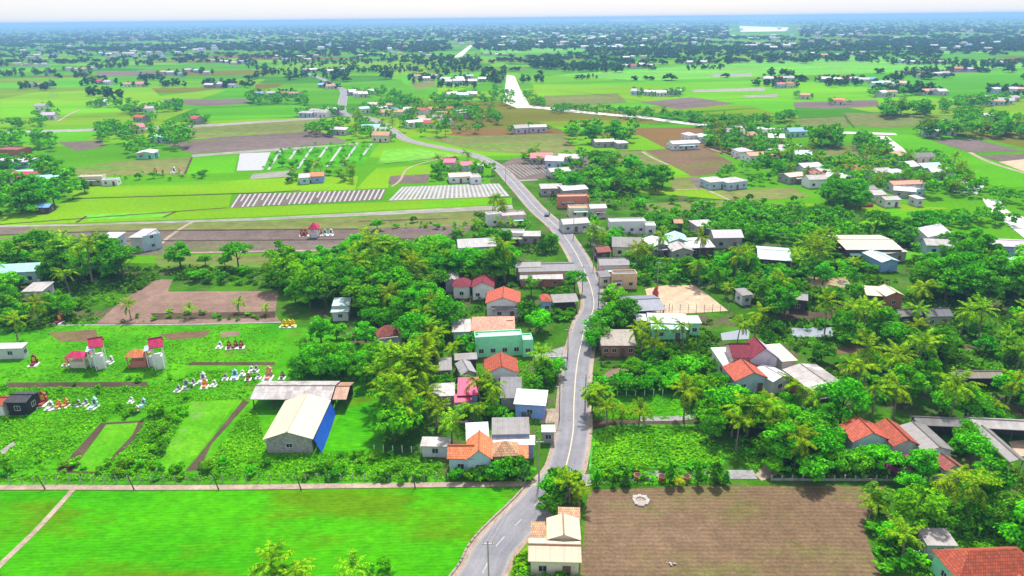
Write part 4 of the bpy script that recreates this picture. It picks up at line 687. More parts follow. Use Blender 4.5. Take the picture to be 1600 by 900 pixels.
fence((1425,870),(1470,868),6,1.1,'white rail gate by the grey outbuilding', 'stone_white'); fence((1477,858),(1515,915),8,2.3,'mint green veranda railing of the red tiled corner house', 't_mint', True, 'pillar', .12)
# ring of stones and a heap of debris lying in the ploughed field
def ring(px, r0, label):
    t = prop('stone_ring', label, 'stone ring', (*G(*px), .1)); mb = MB()
    for i in range(16):
        a = 2*math.pi*i/16; r = r0*rng.uniform(.9, 1.1); s = rng.uniform(.22, .36); x, y = r*math.cos(a), r*math.sin(a); mb.slab([(x-s,y-s*.7,s*.6),(x+s*.8,y-s,s*.55),(x+s,y+s*.8,s*.65),(x-s*.7,y+s,s*.6)], s*.8)
    mb.build('rim', M['conc'], t); mb = MB(); mb.poly([(r0*.8*math.cos(2*math.pi*i/16), r0*.8*math.sin(2*math.pi*i/16), .03) for i in range(16)]); mb.build('bed', M['path'], t)
ring((1001,783), 1.05, 'pale ring of stones lying in the ploughed field')
t = prop('straw_heap', 'small pale heap of debris near the lower photo edge in the ploughed field', 'heap', (*G(1050,883), .1)); mb = MB()
for i in range(9): x, y, s = rng.gauss(0,.35), rng.gauss(0,.2), rng.uniform(.06,.16); mb.slab([(x-s,y-s,s*1.4),(x+s,y-s*.7,s),(x+s*.7,y+s,s*1.2),(x-s,y+s,s*.8)], s*.8)
mb.build('straw', M['conc'], t)
def pot(px, label, col):
    t = prop('flower_pot', label, 'planter', (*G(*px), .1)); mb = MB(); mb.tube([(0,0,0),(0,0,.9),(0,0,.95)], [.4,.62,.66], 10); mb.build('pot_body', M[col], t); mb = MB(); mb.tube([(0,0,.955),(0,0,1.0)], .55, 10); mb.build('soil', M['mud'], t)
pot((1034,752), 'big orange red planter in the hedge row', 't_red'); pot((996,750), 'dark red planter left of the conifers', 't_terracotta'); pot((1072,752), 'dark red planter beside the lime green ball bush', 't_terracotta')
for q, l in (((895,687-20),'white roadside slab stone by the orchard corner'),): pass
def car(px, rz, col, label):
    t = prop('parked_car', label, 'car', (*G(*px), 0), rz); mb = MB()
    pr = [(-2.1,.35),(2.1,.35),(2.15,.75),(1.2,.95),(.6,1.45),(-1.3,1.45),(-2.05,.95)]; f = [(x,-.85,z) for x, z in pr]; b = [(x,.85,z) for x, z in pr]; mb.poly(f); mb.poly(b[::-1])
    for i in range(7): j = (i+1) % 7; mb.poly([f[j], f[i], b[i], b[j]])
    mb.build('body', M[col], t)
    for x in (-1.3, 1.3):
        for y in (-.8, .8): mb = MB(); mb.tube([(x,y-.1,.33),(x,y+.1,.33)], .33, 12); mb.build('wheel', M['t_darkgrey'], t)
    mb = MB(); mb.poly([(1.16,-.74,.99),(1.16,.74,.99),(.64,.7,1.42),(.64,-.7,1.42)]); mb.build('windscreen', M['glass'], t)
    for s in (-1, 1): mb = MB(); mb.poly([(.95,.853*s,.98),(.5,.853*s,1.38),(-1.2,.853*s,1.38),(-1.7,.853*s,1.0)]); mb.build('side_window', M['glass'], t)
car((855,337), R(80), 't_darkgrey', 'dark blue car parked beside the road by the brick red house')
# red statue by the sand lot, red boat by the far rice, pylon
t = prop('statue', 'small red figure ornament between the workshop and the sand lot', 'ornament', (*G(1024,462), .05)); mb = MB(); mb.tube([(0,0,0),(0,0,.7),(0,0,1.5),(.1,0,2.2),(.15,0,2.7)], [.7,.9,.6,.4,.15], 8); mb.build('figure', M['t_red'], t); mb = MB(); mb.box(-1,1,-1,1,-.05,.0); mb.build('base', M['conc'], t)
def boat(px, rz, ln, col, label):
    t = prop('boat', label, 'boat', (*G(*px), .1), rz); mb = MB(); n = 8; L_ = []; 
    for i in range(n+1): s = i/n; x = (s-.5)*ln; hw = .75*math.sin(math.pi*(.08+.84*s))**.6; L_.append([(x,-hw,.75+.5*(2*s-1)**4),(x,-hw*.6,.05),(x,hw*.6,.05),(x,hw,.75+.5*(2*s-1)**4)])
    for a, b in zip(L_, L_[1:]):
        for k in range(3): mb.poly([a[k], b[k], b[k+1], a[k+1]])
    mb.poly(L_[0]); mb.poly(L_[-1][::-1]); o = mb.build('hull', M[col], t); m_ = o.modifiers.new('t', 'SOLIDIFY'); m_.thickness = .06
    for s in (-.2, .2): mb = MB(); mb.box(ln*s-.15, ln*s+.15, -.6, .6, .5, .56); mb.build('thwart', M['bark'], t)
boat((1353,323), R(5), 5.5, 't_red', 'red boat drawn up at the edge of the bright rice')
def pylon(px, h, label):
    t = prop('pylon', label, 'pylon', (*G(*px), 0)); mb = MB(); b = 3.0
    lv = [(0,b),(h*.3,b*.62),(h*.55,b*.38),(h*.8,b*.22),(h,b*.1)]
    for (z0,r0),(z1,r1) in zip(lv, lv[1:]):
        c0 = [(r0*sx, r0*sy, z0) for sx, sy in ((-1,-1),(1,-1),(1,1),(-1,1))]; c1 = [(r1*sx, r1*sy, z1) for sx, sy in ((-1,-1),(1,-1),(1,1),(-1,1))]
        for i in range(4): j = (i+1) % 4; mb.tube([c0[i], c1[i]], .1, 4); mb.tube([c0[i], c1[j]], .06, 4); mb.tube([c1[i], c1[j]], .06, 4)
    mb.build('lattice_tower', M['steel'], t)
    for z, l in ((h*.72, 4.5), (h*.85, 3.6), (h*.97, 2.6)): mb = MB(); mb.tube([(-l,0,z),(0,0,z+.5),(l,0,z)], .13, 4); mb.build('crossarm', M['steel'], t)
pylon((84,152), 27, 'thin steel lattice pylon in the far rice field')

# ---------------------------------------------------------------- plants
def leaf_cards(cent, nrm, size, r, aspect=1.9, droop=0.0):
    """quads lying roughly along nrm with random turn, as an array (n,4,3)"""
    n = len(cent); t = r.normal(size=(n,3)); nn = nrm / np.maximum(np.linalg.norm(nrm, axis=1, keepdims=True), 1e-6)
    t -= (t*nn).sum(1, keepdims=True)*nn; t /= np.maximum(np.linalg.norm(t, axis=1, keepdims=True), 1e-6); b = np.cross(nn, t)
    s = size*r.uniform(.65, 1.35, (n,1)); a = t*s*.5*aspect**.5; c = b*s*.5/aspect**.5
    q = np.stack([cent-a, cent+c, cent+a, cent-c], 1); q[:,2,2] -= droop*s[:,0]; return q
def crown_array(seed, h, base, rad, nclump, ncard, size, shape='round', up=0.35):
    r = np.random.default_rng(seed); C = []; top = h
    for i in range(nclump):
        for _ in range(40):
            p = r.uniform(-1, 1, 3); 
            if (p**2).sum() <= 1: break
        if shape == 'round': p = p/np.maximum(np.linalg.norm(p), .2)*r.uniform(.45, .95)
        zc = (top+base)/2 + p[2]*(top-base)*.42; k = 1.0
        if shape == 'tall': k = .5 + .5*math.sin(math.pi*min(max((zc-base)/(top-base), .05), .95))
        if shape == 'cone': k = max(.12, 1.1 - (zc-base)/(top-base))
        if shape == 'umbrella': zc = top - abs(r.normal(0, .16))*(top-base) - (p[0]**2+p[1]**2)*.25*(top-base)
        C.append((p[0]*rad*.86*k, p[1]*rad*.86*k, zc, rad*r.uniform(.17, .42)*(.6+.4*k)))
    out = []
    for x, y, z, cr in C:
        m = max(4, int(ncard/nclump*r.uniform(.7, 1.3))); d = r.normal(size=(m,3)); d /= np.linalg.norm(d, axis=1, keepdims=True); d[:,2] = np.abs(d[:,2])*.75 + d[:,2]*.25
        rr = cr*r.uniform(.45, 1.08, (m,1))**.6; cen = np.array([x,y,z]) + d*rr*np.array([1,1,.78])
        nv = d*.9 + r.normal(size=(m,3))*.36; nv[:,2] += up; out.append(leaf_cards(cen, nv, size, r, droop=.12))
    return np.concatenate(out)
def cards_mesh(name, q, mat):
    n = len(q); return np_mesh(name, q.reshape(-1, 3), np.arange(n*4).reshape(n, 4), mat)
def trunk_mesh(seed, h, r0, forks, spread, mat):
    r = random.Random(seed); mb = MB(); lean = (r.uniform(-.3,.3), r.uniform(-.3,.3)); mb.tube([(0,0,-.2),(lean[0]*.3,lean[1]*.3,h*.28),(lean[0],lean[1],h*.5),(lean[0]*1.2,lean[1]*1.2,h*.78)], [r0*1.35,r0,r0*.75,r0*.25], 7)
    for i in range(forks):
        a = 2*math.pi*i/forks + r.uniform(-.4,.4); z = h*r.uniform(.3,.5); e = spread*r.uniform(.6,1)
        mb.tube([(lean[0]*.7,lean[1]*.7,z),(e*.5*math.cos(a),e*.5*math.sin(a),z+h*.14),(e*math.cos(a),e*math.sin(a),z+h*r.uniform(.2,.36))], [r0*.55,r0*.38,r0*.12], 5)
    o = mb.build('trunk', mat); me = o.data; bpy.data.objects.remove(o); return me
def palm_crown(seed, h, nf, ln, lean):
    r = np.random.default_rng(seed); V = []; F = []
    top = np.array([lean[0], lean[1], h])
    def quad(a, b, c, d): k = len(V); V.extend([a, b, c, d]); F.append((k, k+1, k+2, k+3))
    for i in range(nf):
        az = 2*math.pi*i/nf*1.0 + r.uniform(-.25,.25) + (i % 2)*.3; el = r.uniform(-.55, 1.15) if i > nf*.3 else r.uniform(.6, 1.35); L0 = ln*r.uniform(.8, 1.1); dirh = np.array([math.cos(az), math.sin(az), 0]); side = np.array([-math.sin(az), math.cos(az), 0]); pts = []; p = top.copy(); e = el
        for k in range(9): pts.append(p.copy()); p = p + (dirh*math.cos(e) + np.array([0,0,math.sin(e)]))*L0/8; e -= .10 + .07*math.cos(el)
        for k in range(8):
            a, b = pts[k], pts[k+1]; t = (b-a)/np.linalg.norm(b-a); quad(a+side*.05, b+side*.04, b-side*.04, a-side*.05)
            for s in (1, -1):
                for f in (.1, .55):
                    if k == 0: continue
                    g = (k+f)/8; wl = (.95*math.sin(math.pi*min(.15+.8*g, 1))**.7)*ln*.2*r.uniform(.85,1.1); o0 = a+(b-a)*f; wd = L0/8*.24
                    tip = o0 + side*s*wl*.82 + t*wl*.55 + np.array([0,0,-wl*r.uniform(.2,.55)]); quad(o0, o0+t*wd*2.1, tip+t*wd*.6, tip)
    return np_mesh('palm_crown', np.array(V), np.array(F), M['leaf_palm'])
def palm_trunk(h, lean):
    mb = MB(); pts = [(lean[0]*(t/6)**1.7, lean[1]*(t/6)**1.7, h*t/6 - (.2 if t == 0 else 0)) for t in range(7)]; mb.tube(pts, [.24,.17,.15,.14,.13,.125,.12], 7); o = mb.build('trunk', M['palmbark']); me = o.data; bpy.data.objects.remove(o); return me
PROTO = {}
def proto(kind, crown, trunk, h): PROTO.setdefault(kind, []).append((crown, trunk, h))
for s, (lm, h, b, rd, nc, n, sz, shp) in enumerate([('leaf_a',9,.9,4.0,32,3000,.46,'round'),('leaf_b',9,.8,4.2,34,3200,.46,'round'),('leaf_a',10,1.2,3.4,34,2900,.44,'tall'),('leaf_b',11,1.4,3.7,36,3100,.46,'tall'),('leaf_c',8.5,1.0,4.0,30,2800,.46,'round'),('leaf_d',10,1.4,3.5,28,2100,.42,'tall'),('leaf_b',8,1.0,4.6,34,3000,.46,'umbrella'),('leaf_a',8.5,.7,4.1,38,3000,.42,'round')]):
    proto('broadleaf_tree', cards_mesh('crown', crown_array(100+s, h, b, rd, nc, n, sz, shp), M[lm]), trunk_mesh(s, h, .2, 5, rd*.7, M['bark']), h)
for s, (lm, h, rd) in enumerate([('leaf_b',4.2,2.5),('leaf_a',4.0,2.4),('leaf_b',3.8,2.2)]):
    proto('fruit_tree', cards_mesh('crown', crown_array(200+s, h, .7, rd, 20, 1500, .36, 'round'), M[lm]), trunk_mesh(20+s, h, .11, 4, rd*.6, M['bark']), h)
for s, (lm, h, rd) in enumerate([('leaf_a',1.7,1.3),('leaf_weed',1.5,1.4),('leaf_b',1.8,1.2),('leaf_c',1.6,1.3)]): proto('shrub', cards_mesh('shrub', crown_array(300+s, h, .1, rd, 10, 520, .28, 'round'), M[lm]), None, h)
for s in range(3): proto('bamboo_clump', cards_mesh('crown', crown_array(400+s, 7.5, .5, 3.0, 34, 3000, .34, 'round', .1), M['leaf_a']), trunk_mesh(40+s, 7.5, .1, 9, 1.8, M['bark']), 7.5)
for s in range(2): proto('conifer', cards_mesh('crown', crown_array(500+s, 4.2, .3, 1.15, 26, 900, .24, 'cone'), M['leaf_b']), trunk_mesh(50+s, 4.0, .09, 3, .4, M['bark']), 4.2)
for s in range(9):
    ln = [(.4,.2),(-.6,.3),(.9,-.3),(-.2,-.5),(.1,.7)][s % 5]; hh = [3.6,4.6,5.4,6.2,7.0,7.8,8.6,6.6,5.8][s]; proto('coconut_palm', palm_crown(600+s, hh, 17+s % 3*2, 2.2+hh*.22, ln), palm_trunk(hh, ln), hh + 1.4)
def banana(seed):
    r = np.random.default_rng(seed); V = []; F = []
    for k in range(r.integers(9, 13)):
        az = r.uniform(0, 6.28); el = r.uniform(.6, 1.35); o = np.array([r.uniform(-.5,.5), r.uniform(-.5,.5), r.uniform(1.0, 1.6)]); d = np.array([math.cos(az), math.sin(az), 0]); s = np.array([-math.sin(az), math.cos(az), 0]); p = o.copy(); e = el; prev = None; Lb = r.uniform(1.7, 2.6)
        for j in range(7):
            wd = .42*math.sin(math.pi*min(.12+.86*j/6, .98)); row = (p - s*wd - np.array([0,0,wd*.35]), p.copy(), p + s*wd - np.array([0,0,wd*.35]))
            if prev is not None: k0 = len(V); V.extend([*prev, *row]); F.append((k0, k0+1, k0+4, k0+3)); F.append((k0+1, k0+2, k0+5, k0+4))
            prev = row; p = p + (d*math.cos(e) + np.array([0,0,math.sin(e)]))*Lb/6; e -= .3
    return np_mesh('crown', np.array(V), np.array(F), M['leaf_b'])
def stem(h):
    mb = MB()
    for x, y in ((0,0),(.45,.2),(-.3,.4)): mb.tube([(x,y,-.1),(x*1.1,y*1.1,h)], [.16,.1], 6)
    o = mb.build('trunk', M['leaf_weed']); me = o.data; bpy.data.objects.remove(o); return me
for s in range(3): proto('banana_plant', banana(700+s), stem(1.5), 3.6)
LOW = [crown_array(800+s, h, b, rd, 12, n, sz, shp) for s, (h, b, rd, n, sz, shp) in enumerate([(9,1.2,3.7,420,.95,'round'),(9,1.0,3.9,420,.95,'round'),(10,1.4,3.2,380,.9,'tall'),(8,1.0,4.2,400,.95,'umbrella')])]
LOW2 = [crown_array(850+s, h, .5, rd, 8, 110, 1.9, 'round') for s, (h, rd) in enumerate([(9,4.2),(8,4.6),(10,3.8)])]
LOW3 = [crown_array(880+s, 9, .2, 9, 14, 90, 4.0, 'round') for s in range(3)]
FOOTA = [np.array(q) for q in FOOT]
def in_poly(p, q):
    c = False; n = len(q)
    for i in range(n):
        a, b = q[i], q[(i+1) % n]
        if (a[1] > p[1]) != (b[1] > p[1]) and p[0] < (b[0]-a[0])*(p[1]-a[1])/(b[1]-a[1]) + a[0]: c = not c
    return c
FC = [(f.mean(0), np.linalg.norm(f - f.mean(0), axis=1).max()) for f in FOOTA]
ROADXY = np.array([(p.x, p.y) for p in road])
def free(x, y, r=.9):
    if np.hypot(ROADXY[:,0]-x, ROADXY[:,1]-y).min() < 4.2 + r*.6: return False
    for f, (c, rad) in zip(FOOTA, FC):
        if abs(c[0]-x) < rad+r and abs(c[1]-y) < rad+r:
            if in_poly((x, y), f): return False
            for i in range(4):
                a, b = f[i], f[(i+1) % 4]; ab = b-a; t = min(max(((x-a[0])*ab[0]+(y-a[1])*ab[1])/max((ab**2).sum(), 1e-6), 0), 1)
                if math.hypot(a[0]+ab[0]*t-x, a[1]+ab[1]*t-y) < r: return False
    return True
def hides(x, y, h, rad):
    d = math.hypot(x, y); u0, v0, _ = P(x, y, h*.95); u1, v1, dz = P(x, y, h*.3); rp = rad*.75*FPX/dz
    for a, b, c, e, hd in RECTS:
        if hd > d - 1 and (hd < 260 or hd > 1e8 or rng.random() < .4) and u0+rp > a+2 and u0-rp < c-2 and v0 < e-2 and v1 > b: return True
    return False
PL = []        # (kind, x, y, height, phrase, force individual)
def zone(phrase, poly, n, mix, h0, h1, sep=2.2, keep=True, tries=30):
    us = [p[0] for p in poly]; vs = [p[1] for p in poly]; got = []; t = 0
    while len(got) < n and t < n*tries:
        t += 1; u, v = rng.uniform(min(us), max(us)), rng.uniform(min(vs), max(vs))
        if not in_poly((u, v), poly): continue
        x, y = G(u, v); k = rng.random(); kind = mix[-1][0]
        for kk, pr in mix:
            if k < pr: kind = kk; break
            k -= pr
        hm = {'shrub': .28, 'fruit_tree': .55, 'banana_plant': .36, 'conifer': .5, 'bamboo_clump': .9, 'coconut_palm': 1.18}.get(kind, 1); h = (h0+(h1-h0)*rng.random()**1.25)*hm*(rng.uniform(.5, .75) if (n > 12 and rng.random() < .24) else 1); sp = sep*(.45 if kind in ('shrub', 'banana_plant') else .8 if kind == 'coconut_palm' else 1)
        if any(abs(x-a) < sp and abs(y-b) < sp and math.hypot(x-a, y-b) < sp for a, b in got): continue
        rad = h*(.38 if kind != 'shrub' else .8)
        if not free(x, y, .6 if kind in ('shrub', 'banana_plant') else 1.2): continue
        if keep and hides(x, y, h, rad): continue
        got.append((x, y)); PL.append((kind, x, y, h, phrase, False))
def one(kind, u, v, h, phrase): x, y = G(u, v); PL.append((kind, x, y, h, phrase, True))
B, PA, FR, SH, BA = 'broadleaf_tree', 'coconut_palm', 'fruit_tree', 'shrub', 'banana_plant'
# ---------------------------------------------------------------- far houses
ORD = ['first', 'second', 'third', 'fourth', 'fifth', 'sixth', 'seventh', 'eighth', 'ninth', 'tenth', 'eleventh', 'twelfth']
NEARH = []
CL = [('in the tight row below the brick red house',935,372,1000,356,3),('beside the lane behind the peach box house',940,404,1010,392,3),('in the middle of the right settlement',1225,292,1345,268,6),('at the top of the right settlement',1130,222,1250,212,5),('at the creek end of the right settlement',1400,268,1470,280,4),('behind the salmon market roofs',1380,256,1470,250,4),('in the trees above the pink awning cluster',1200,250,1260,240,3),('beside the road opposite the film beds',830,268,900,252,3),('left of the road behind the terrace',730,402,800,382,3),('beside the road above the terrace',838,382,862,372,1),('in the palms behind the bright orange house',640,660,0,0,0),('among palms right of the green centred tin house',1120,396,1165,382,2),('under the trees by the wide creek hall',1430,395,1480,378,2),('in the back of the west farm',20,300,90,285,2),('in the left grove',20,440,110,425,3),('in the far row by the fork',560,176,620,168,4),('in the palm row by the fork',650,186,730,176,5),('in the fork settlement',600,183,640,178,4),('at the river end of the fork settlement',640,200,700,190,6),('in front of the fork grove',520,212,612,206,4),('at the fork with a pale forecourt',588,224,640,220,3),('in the walled compound left of the fork',476,183,526,178,4),('beside the road beyond the fork',548,152,580,144,4),('behind the straight road piece',496,140,526,136,2),('in the field row left of the straight road',400,152,470,146,4),('at the far village road',470,115,540,112,5),('in the wood below the canal',640,122,760,128,7),('in the farm below the long wood',695,132,745,131,4),('by the river grove',700,155,745,150,3),
 ('by the palm farm at the left',48,137,70,136,2),('alone in the left rice',62,172,70,170,1),('at the white track end',60,187,88,184,1),('by the cabin grove',152,133,178,130,2),('by the long white roofs',190,136,228,135,2),('in the far left wood',150,165,165,164,1),('in the field grove',212,177,238,174,2),('by the red roofed cabin',218,192,232,188,1),('at the pond cabin',300,193,314,191,1),('by the left farm grove',205,208,220,205,1),('by the mint canopy house grove',248,224,268,218,2),('in the long white terrace',322,137,374,136,3),('in the far hamlet',250,120,330,112,6),('in the left hamlet',105,112,150,108,4),('in the northwest hamlet',20,104,80,98,4),('in the pale hamlet',330,102,395,96,6),('in the north village',150,92,260,84,8),('in the north wood village',400,96,500,88,8),
 ('in the farm behind the river',805,208,845,205,3),('by the river bend farm',983,150,1065,148,4),('in the grove farm',968,108,1020,104,4),('by the north river wood',970,93,1010,90,3),('in the east farm row',1070,101,1110,100,2),('in the red roofed rice farm',1215,138,1240,137,2),('by the little grove',1195,126,1240,128,3),('in the wide rice farm',1280,130,1370,128,6),('in the teal roofed farm',1360,138,1412,132,4),('in the pale farm',1430,122,1480,118,4),('in the orange roofed farm',1490,113,1520,110,2),('by the dark grove',1370,152,1400,150,2),('in the east grove farm',1440,150,1475,146,3),('in the mixed east farm',1500,165,1590,158,6),('in the east white farm',1545,146,1600,142,4),('by the purple beds',1445,213,1485,210,2),('by the field bend',1300,163,1325,161,1),('by the east brown field',1535,192,1565,188,1),('in the northeast row',1400,102,1480,98,5),('in the northeast wood',1200,90,1360,84,8),('in the northeast white farm',1530,102,1570,100,2),('alone in the east rice',1250,155,1262,154,1),('in the north river houses',850,72,960,68,6),('above the long wood',560,90,680,82,8),('beyond the canal',750,88,800,86,3)]
RM = ['white']*3 + ['pale']*4 + ['grey']*2 + ['cement'] + ['lavender'] + ['tan'] + ['red','salmon','orange','lavender','blue','teal','pink','paleteal','cement','rust']
RN = dict(tan='tan tiled', white='white', pale='pale', grey='grey', red='red', salmon='salmon pink', orange='orange', lavender='lavender', blue='blue', teal='teal', pink='bright pink', paleteal='pale teal', cement='dark grey', rust='rusty')
spot = {'by the red roofed cabin': 'red', 'at the pond cabin': 'red', 'in the red roofed rice farm': 'pink', 'in the teal roofed farm': 'teal', 'in the orange roofed farm': 'orange', 'alone in the left rice': 'pale', 'at the white track end': 'lavender', 'behind the straight road piece': 'blue', 'in the long white terrace': 'white', 'in the east white farm': 'white', 'by the purple beds': 'white'}
def far_house(x, y, rz, wd, d, h, rise, rm, wm, det):
    t = empty('farmhouse', (x, y, 0), rz); mb = MB(); mb.box(-wd/2, wd/2, -d/2, d/2, 0, h); mb.poly([(-wd/2,-d/2,h),(-wd/2,d/2,h),(-wd/2,0,h+rise*.95)]); mb.poly([(wd/2,-d/2,h),(wd/2,d/2,h),(wd/2,0,h+rise*.95)]); mb.build('wall', M['w_'+wm], t)
    mb = MB(); e = .45; sl = math.hypot(d/2, rise); k = rise/(d/2)*e
    mb.slab([(-wd/2-e,-d/2-e,h-k+.05),(wd/2+e,-d/2-e,h-k+.05),(wd/2+e,0,h+rise+.05),(-wd/2-e,0,h+rise+.05)], .1, 0, [(0,0),(wd,0),(wd,sl),(0,sl)]); mb.slab([(wd/2+e,d/2+e,h-k+.05),(-wd/2-e,d/2+e,h-k+.05),(-wd/2-e,0,h+rise+.05),(wd/2+e,0,h+rise+.05)], .1, 0, [(0,0),(wd,0),(wd,sl),(0,sl)]); mb.build('roof', M['r_'+rm], t)
    if det:
        n = max(2, int(wd/3.2))
        for i in range(n):
            cx = -wd/2 + wd*(i+.5)/n; mb = MB()
            if i == n//2: mb.box(cx-.55, cx+.55, -d/2-.05, -d/2-.004, .02, 2.1); mb.build('door', M['door'], t)
            else: mb.box(cx-.6, cx+.6, -d/2-.05, -d/2-.004, 1.0, 2.1); mb.build('window', M['glass'], t)
    return t
for ph, u0, v0, u1, v1, n in CL:
    row = []
    for i in range(n):
      for tr in range(12):
        u = u0+(u1-u0)*(i+.5)/n + rng.uniform(-.2,.2)*(u1-u0)/n; v = v0+(v1-v0)*rng.random(); x, y = G(u, v); z = math.hypot(x, y); wd = rng.uniform(7.5, 12.5); d = rng.uniform(6, 8)
        rm = spot.get(ph) if (ph in spot and i == 0) else rng.choice(RM); wm = rng.choice(['white','white','cream','palegrey','sky','pinkish','lavender','grey'])
        if v0 > 160 and not free(x, y, 6.5): continue
        fq = [(x-wd*.5,y-d*.5),(x+wd*.5,y-d*.5),(x+wd*.5,y+d*.5),(x-wd*.5,y+d*.5)]; FOOT.append(fq); FOOTA.append(np.array(fq)); FC.append((np.array((x, y)), math.hypot(wd, d)*.5))
        if v > 165: pw = wd*.5*FPX/z; RECTS.append((u-pw*.8, v-4.6*FPX/z, u+pw*.8, v-2.4*FPX/z, z))
        row.append((u, far_house(x, y, R(rng.uniform(-35, 35)), wd, d, rng.uniform(3.2, 4.4), rng.uniform(1.0, 1.9), rm, wm, v > 125), rm)); NEARH.append((x, y, d, wd)); break
    for j, (u, o, rm) in enumerate(row):
        same = [q for q in row if q[2] == rm]; ad = RN[rm]
        o['label'] = f'{ad} roofed house {ph}' + ('' if len(same) == 1 else f', {ORD[[q[1] for q in same].index(o)]} from the left'); o['category'] = 'house'; o['group'] = f'far houses {ph}'

for q in ((1234,508,1306,527),(1126,512,1172,530),(930,676,1120,722),(960,612,1055,646),(1256,432,1334,450),(1580,688,1640,712),(1010,450,1138,489),(545,625,598,704),(1345,328,1505,352),(1236,465,1260,486)): RECTS.append((*q, math.hypot(*G((q[0]+q[2])/2, q[3]))))
mB = [(B,.85),(PA,.15)]; mG = [(B,.52),(PA,.24),(FR,.14),(BA,.06),(SH,.04)]; mO = [(FR,.7),(SH,.2),(BA,.1)]
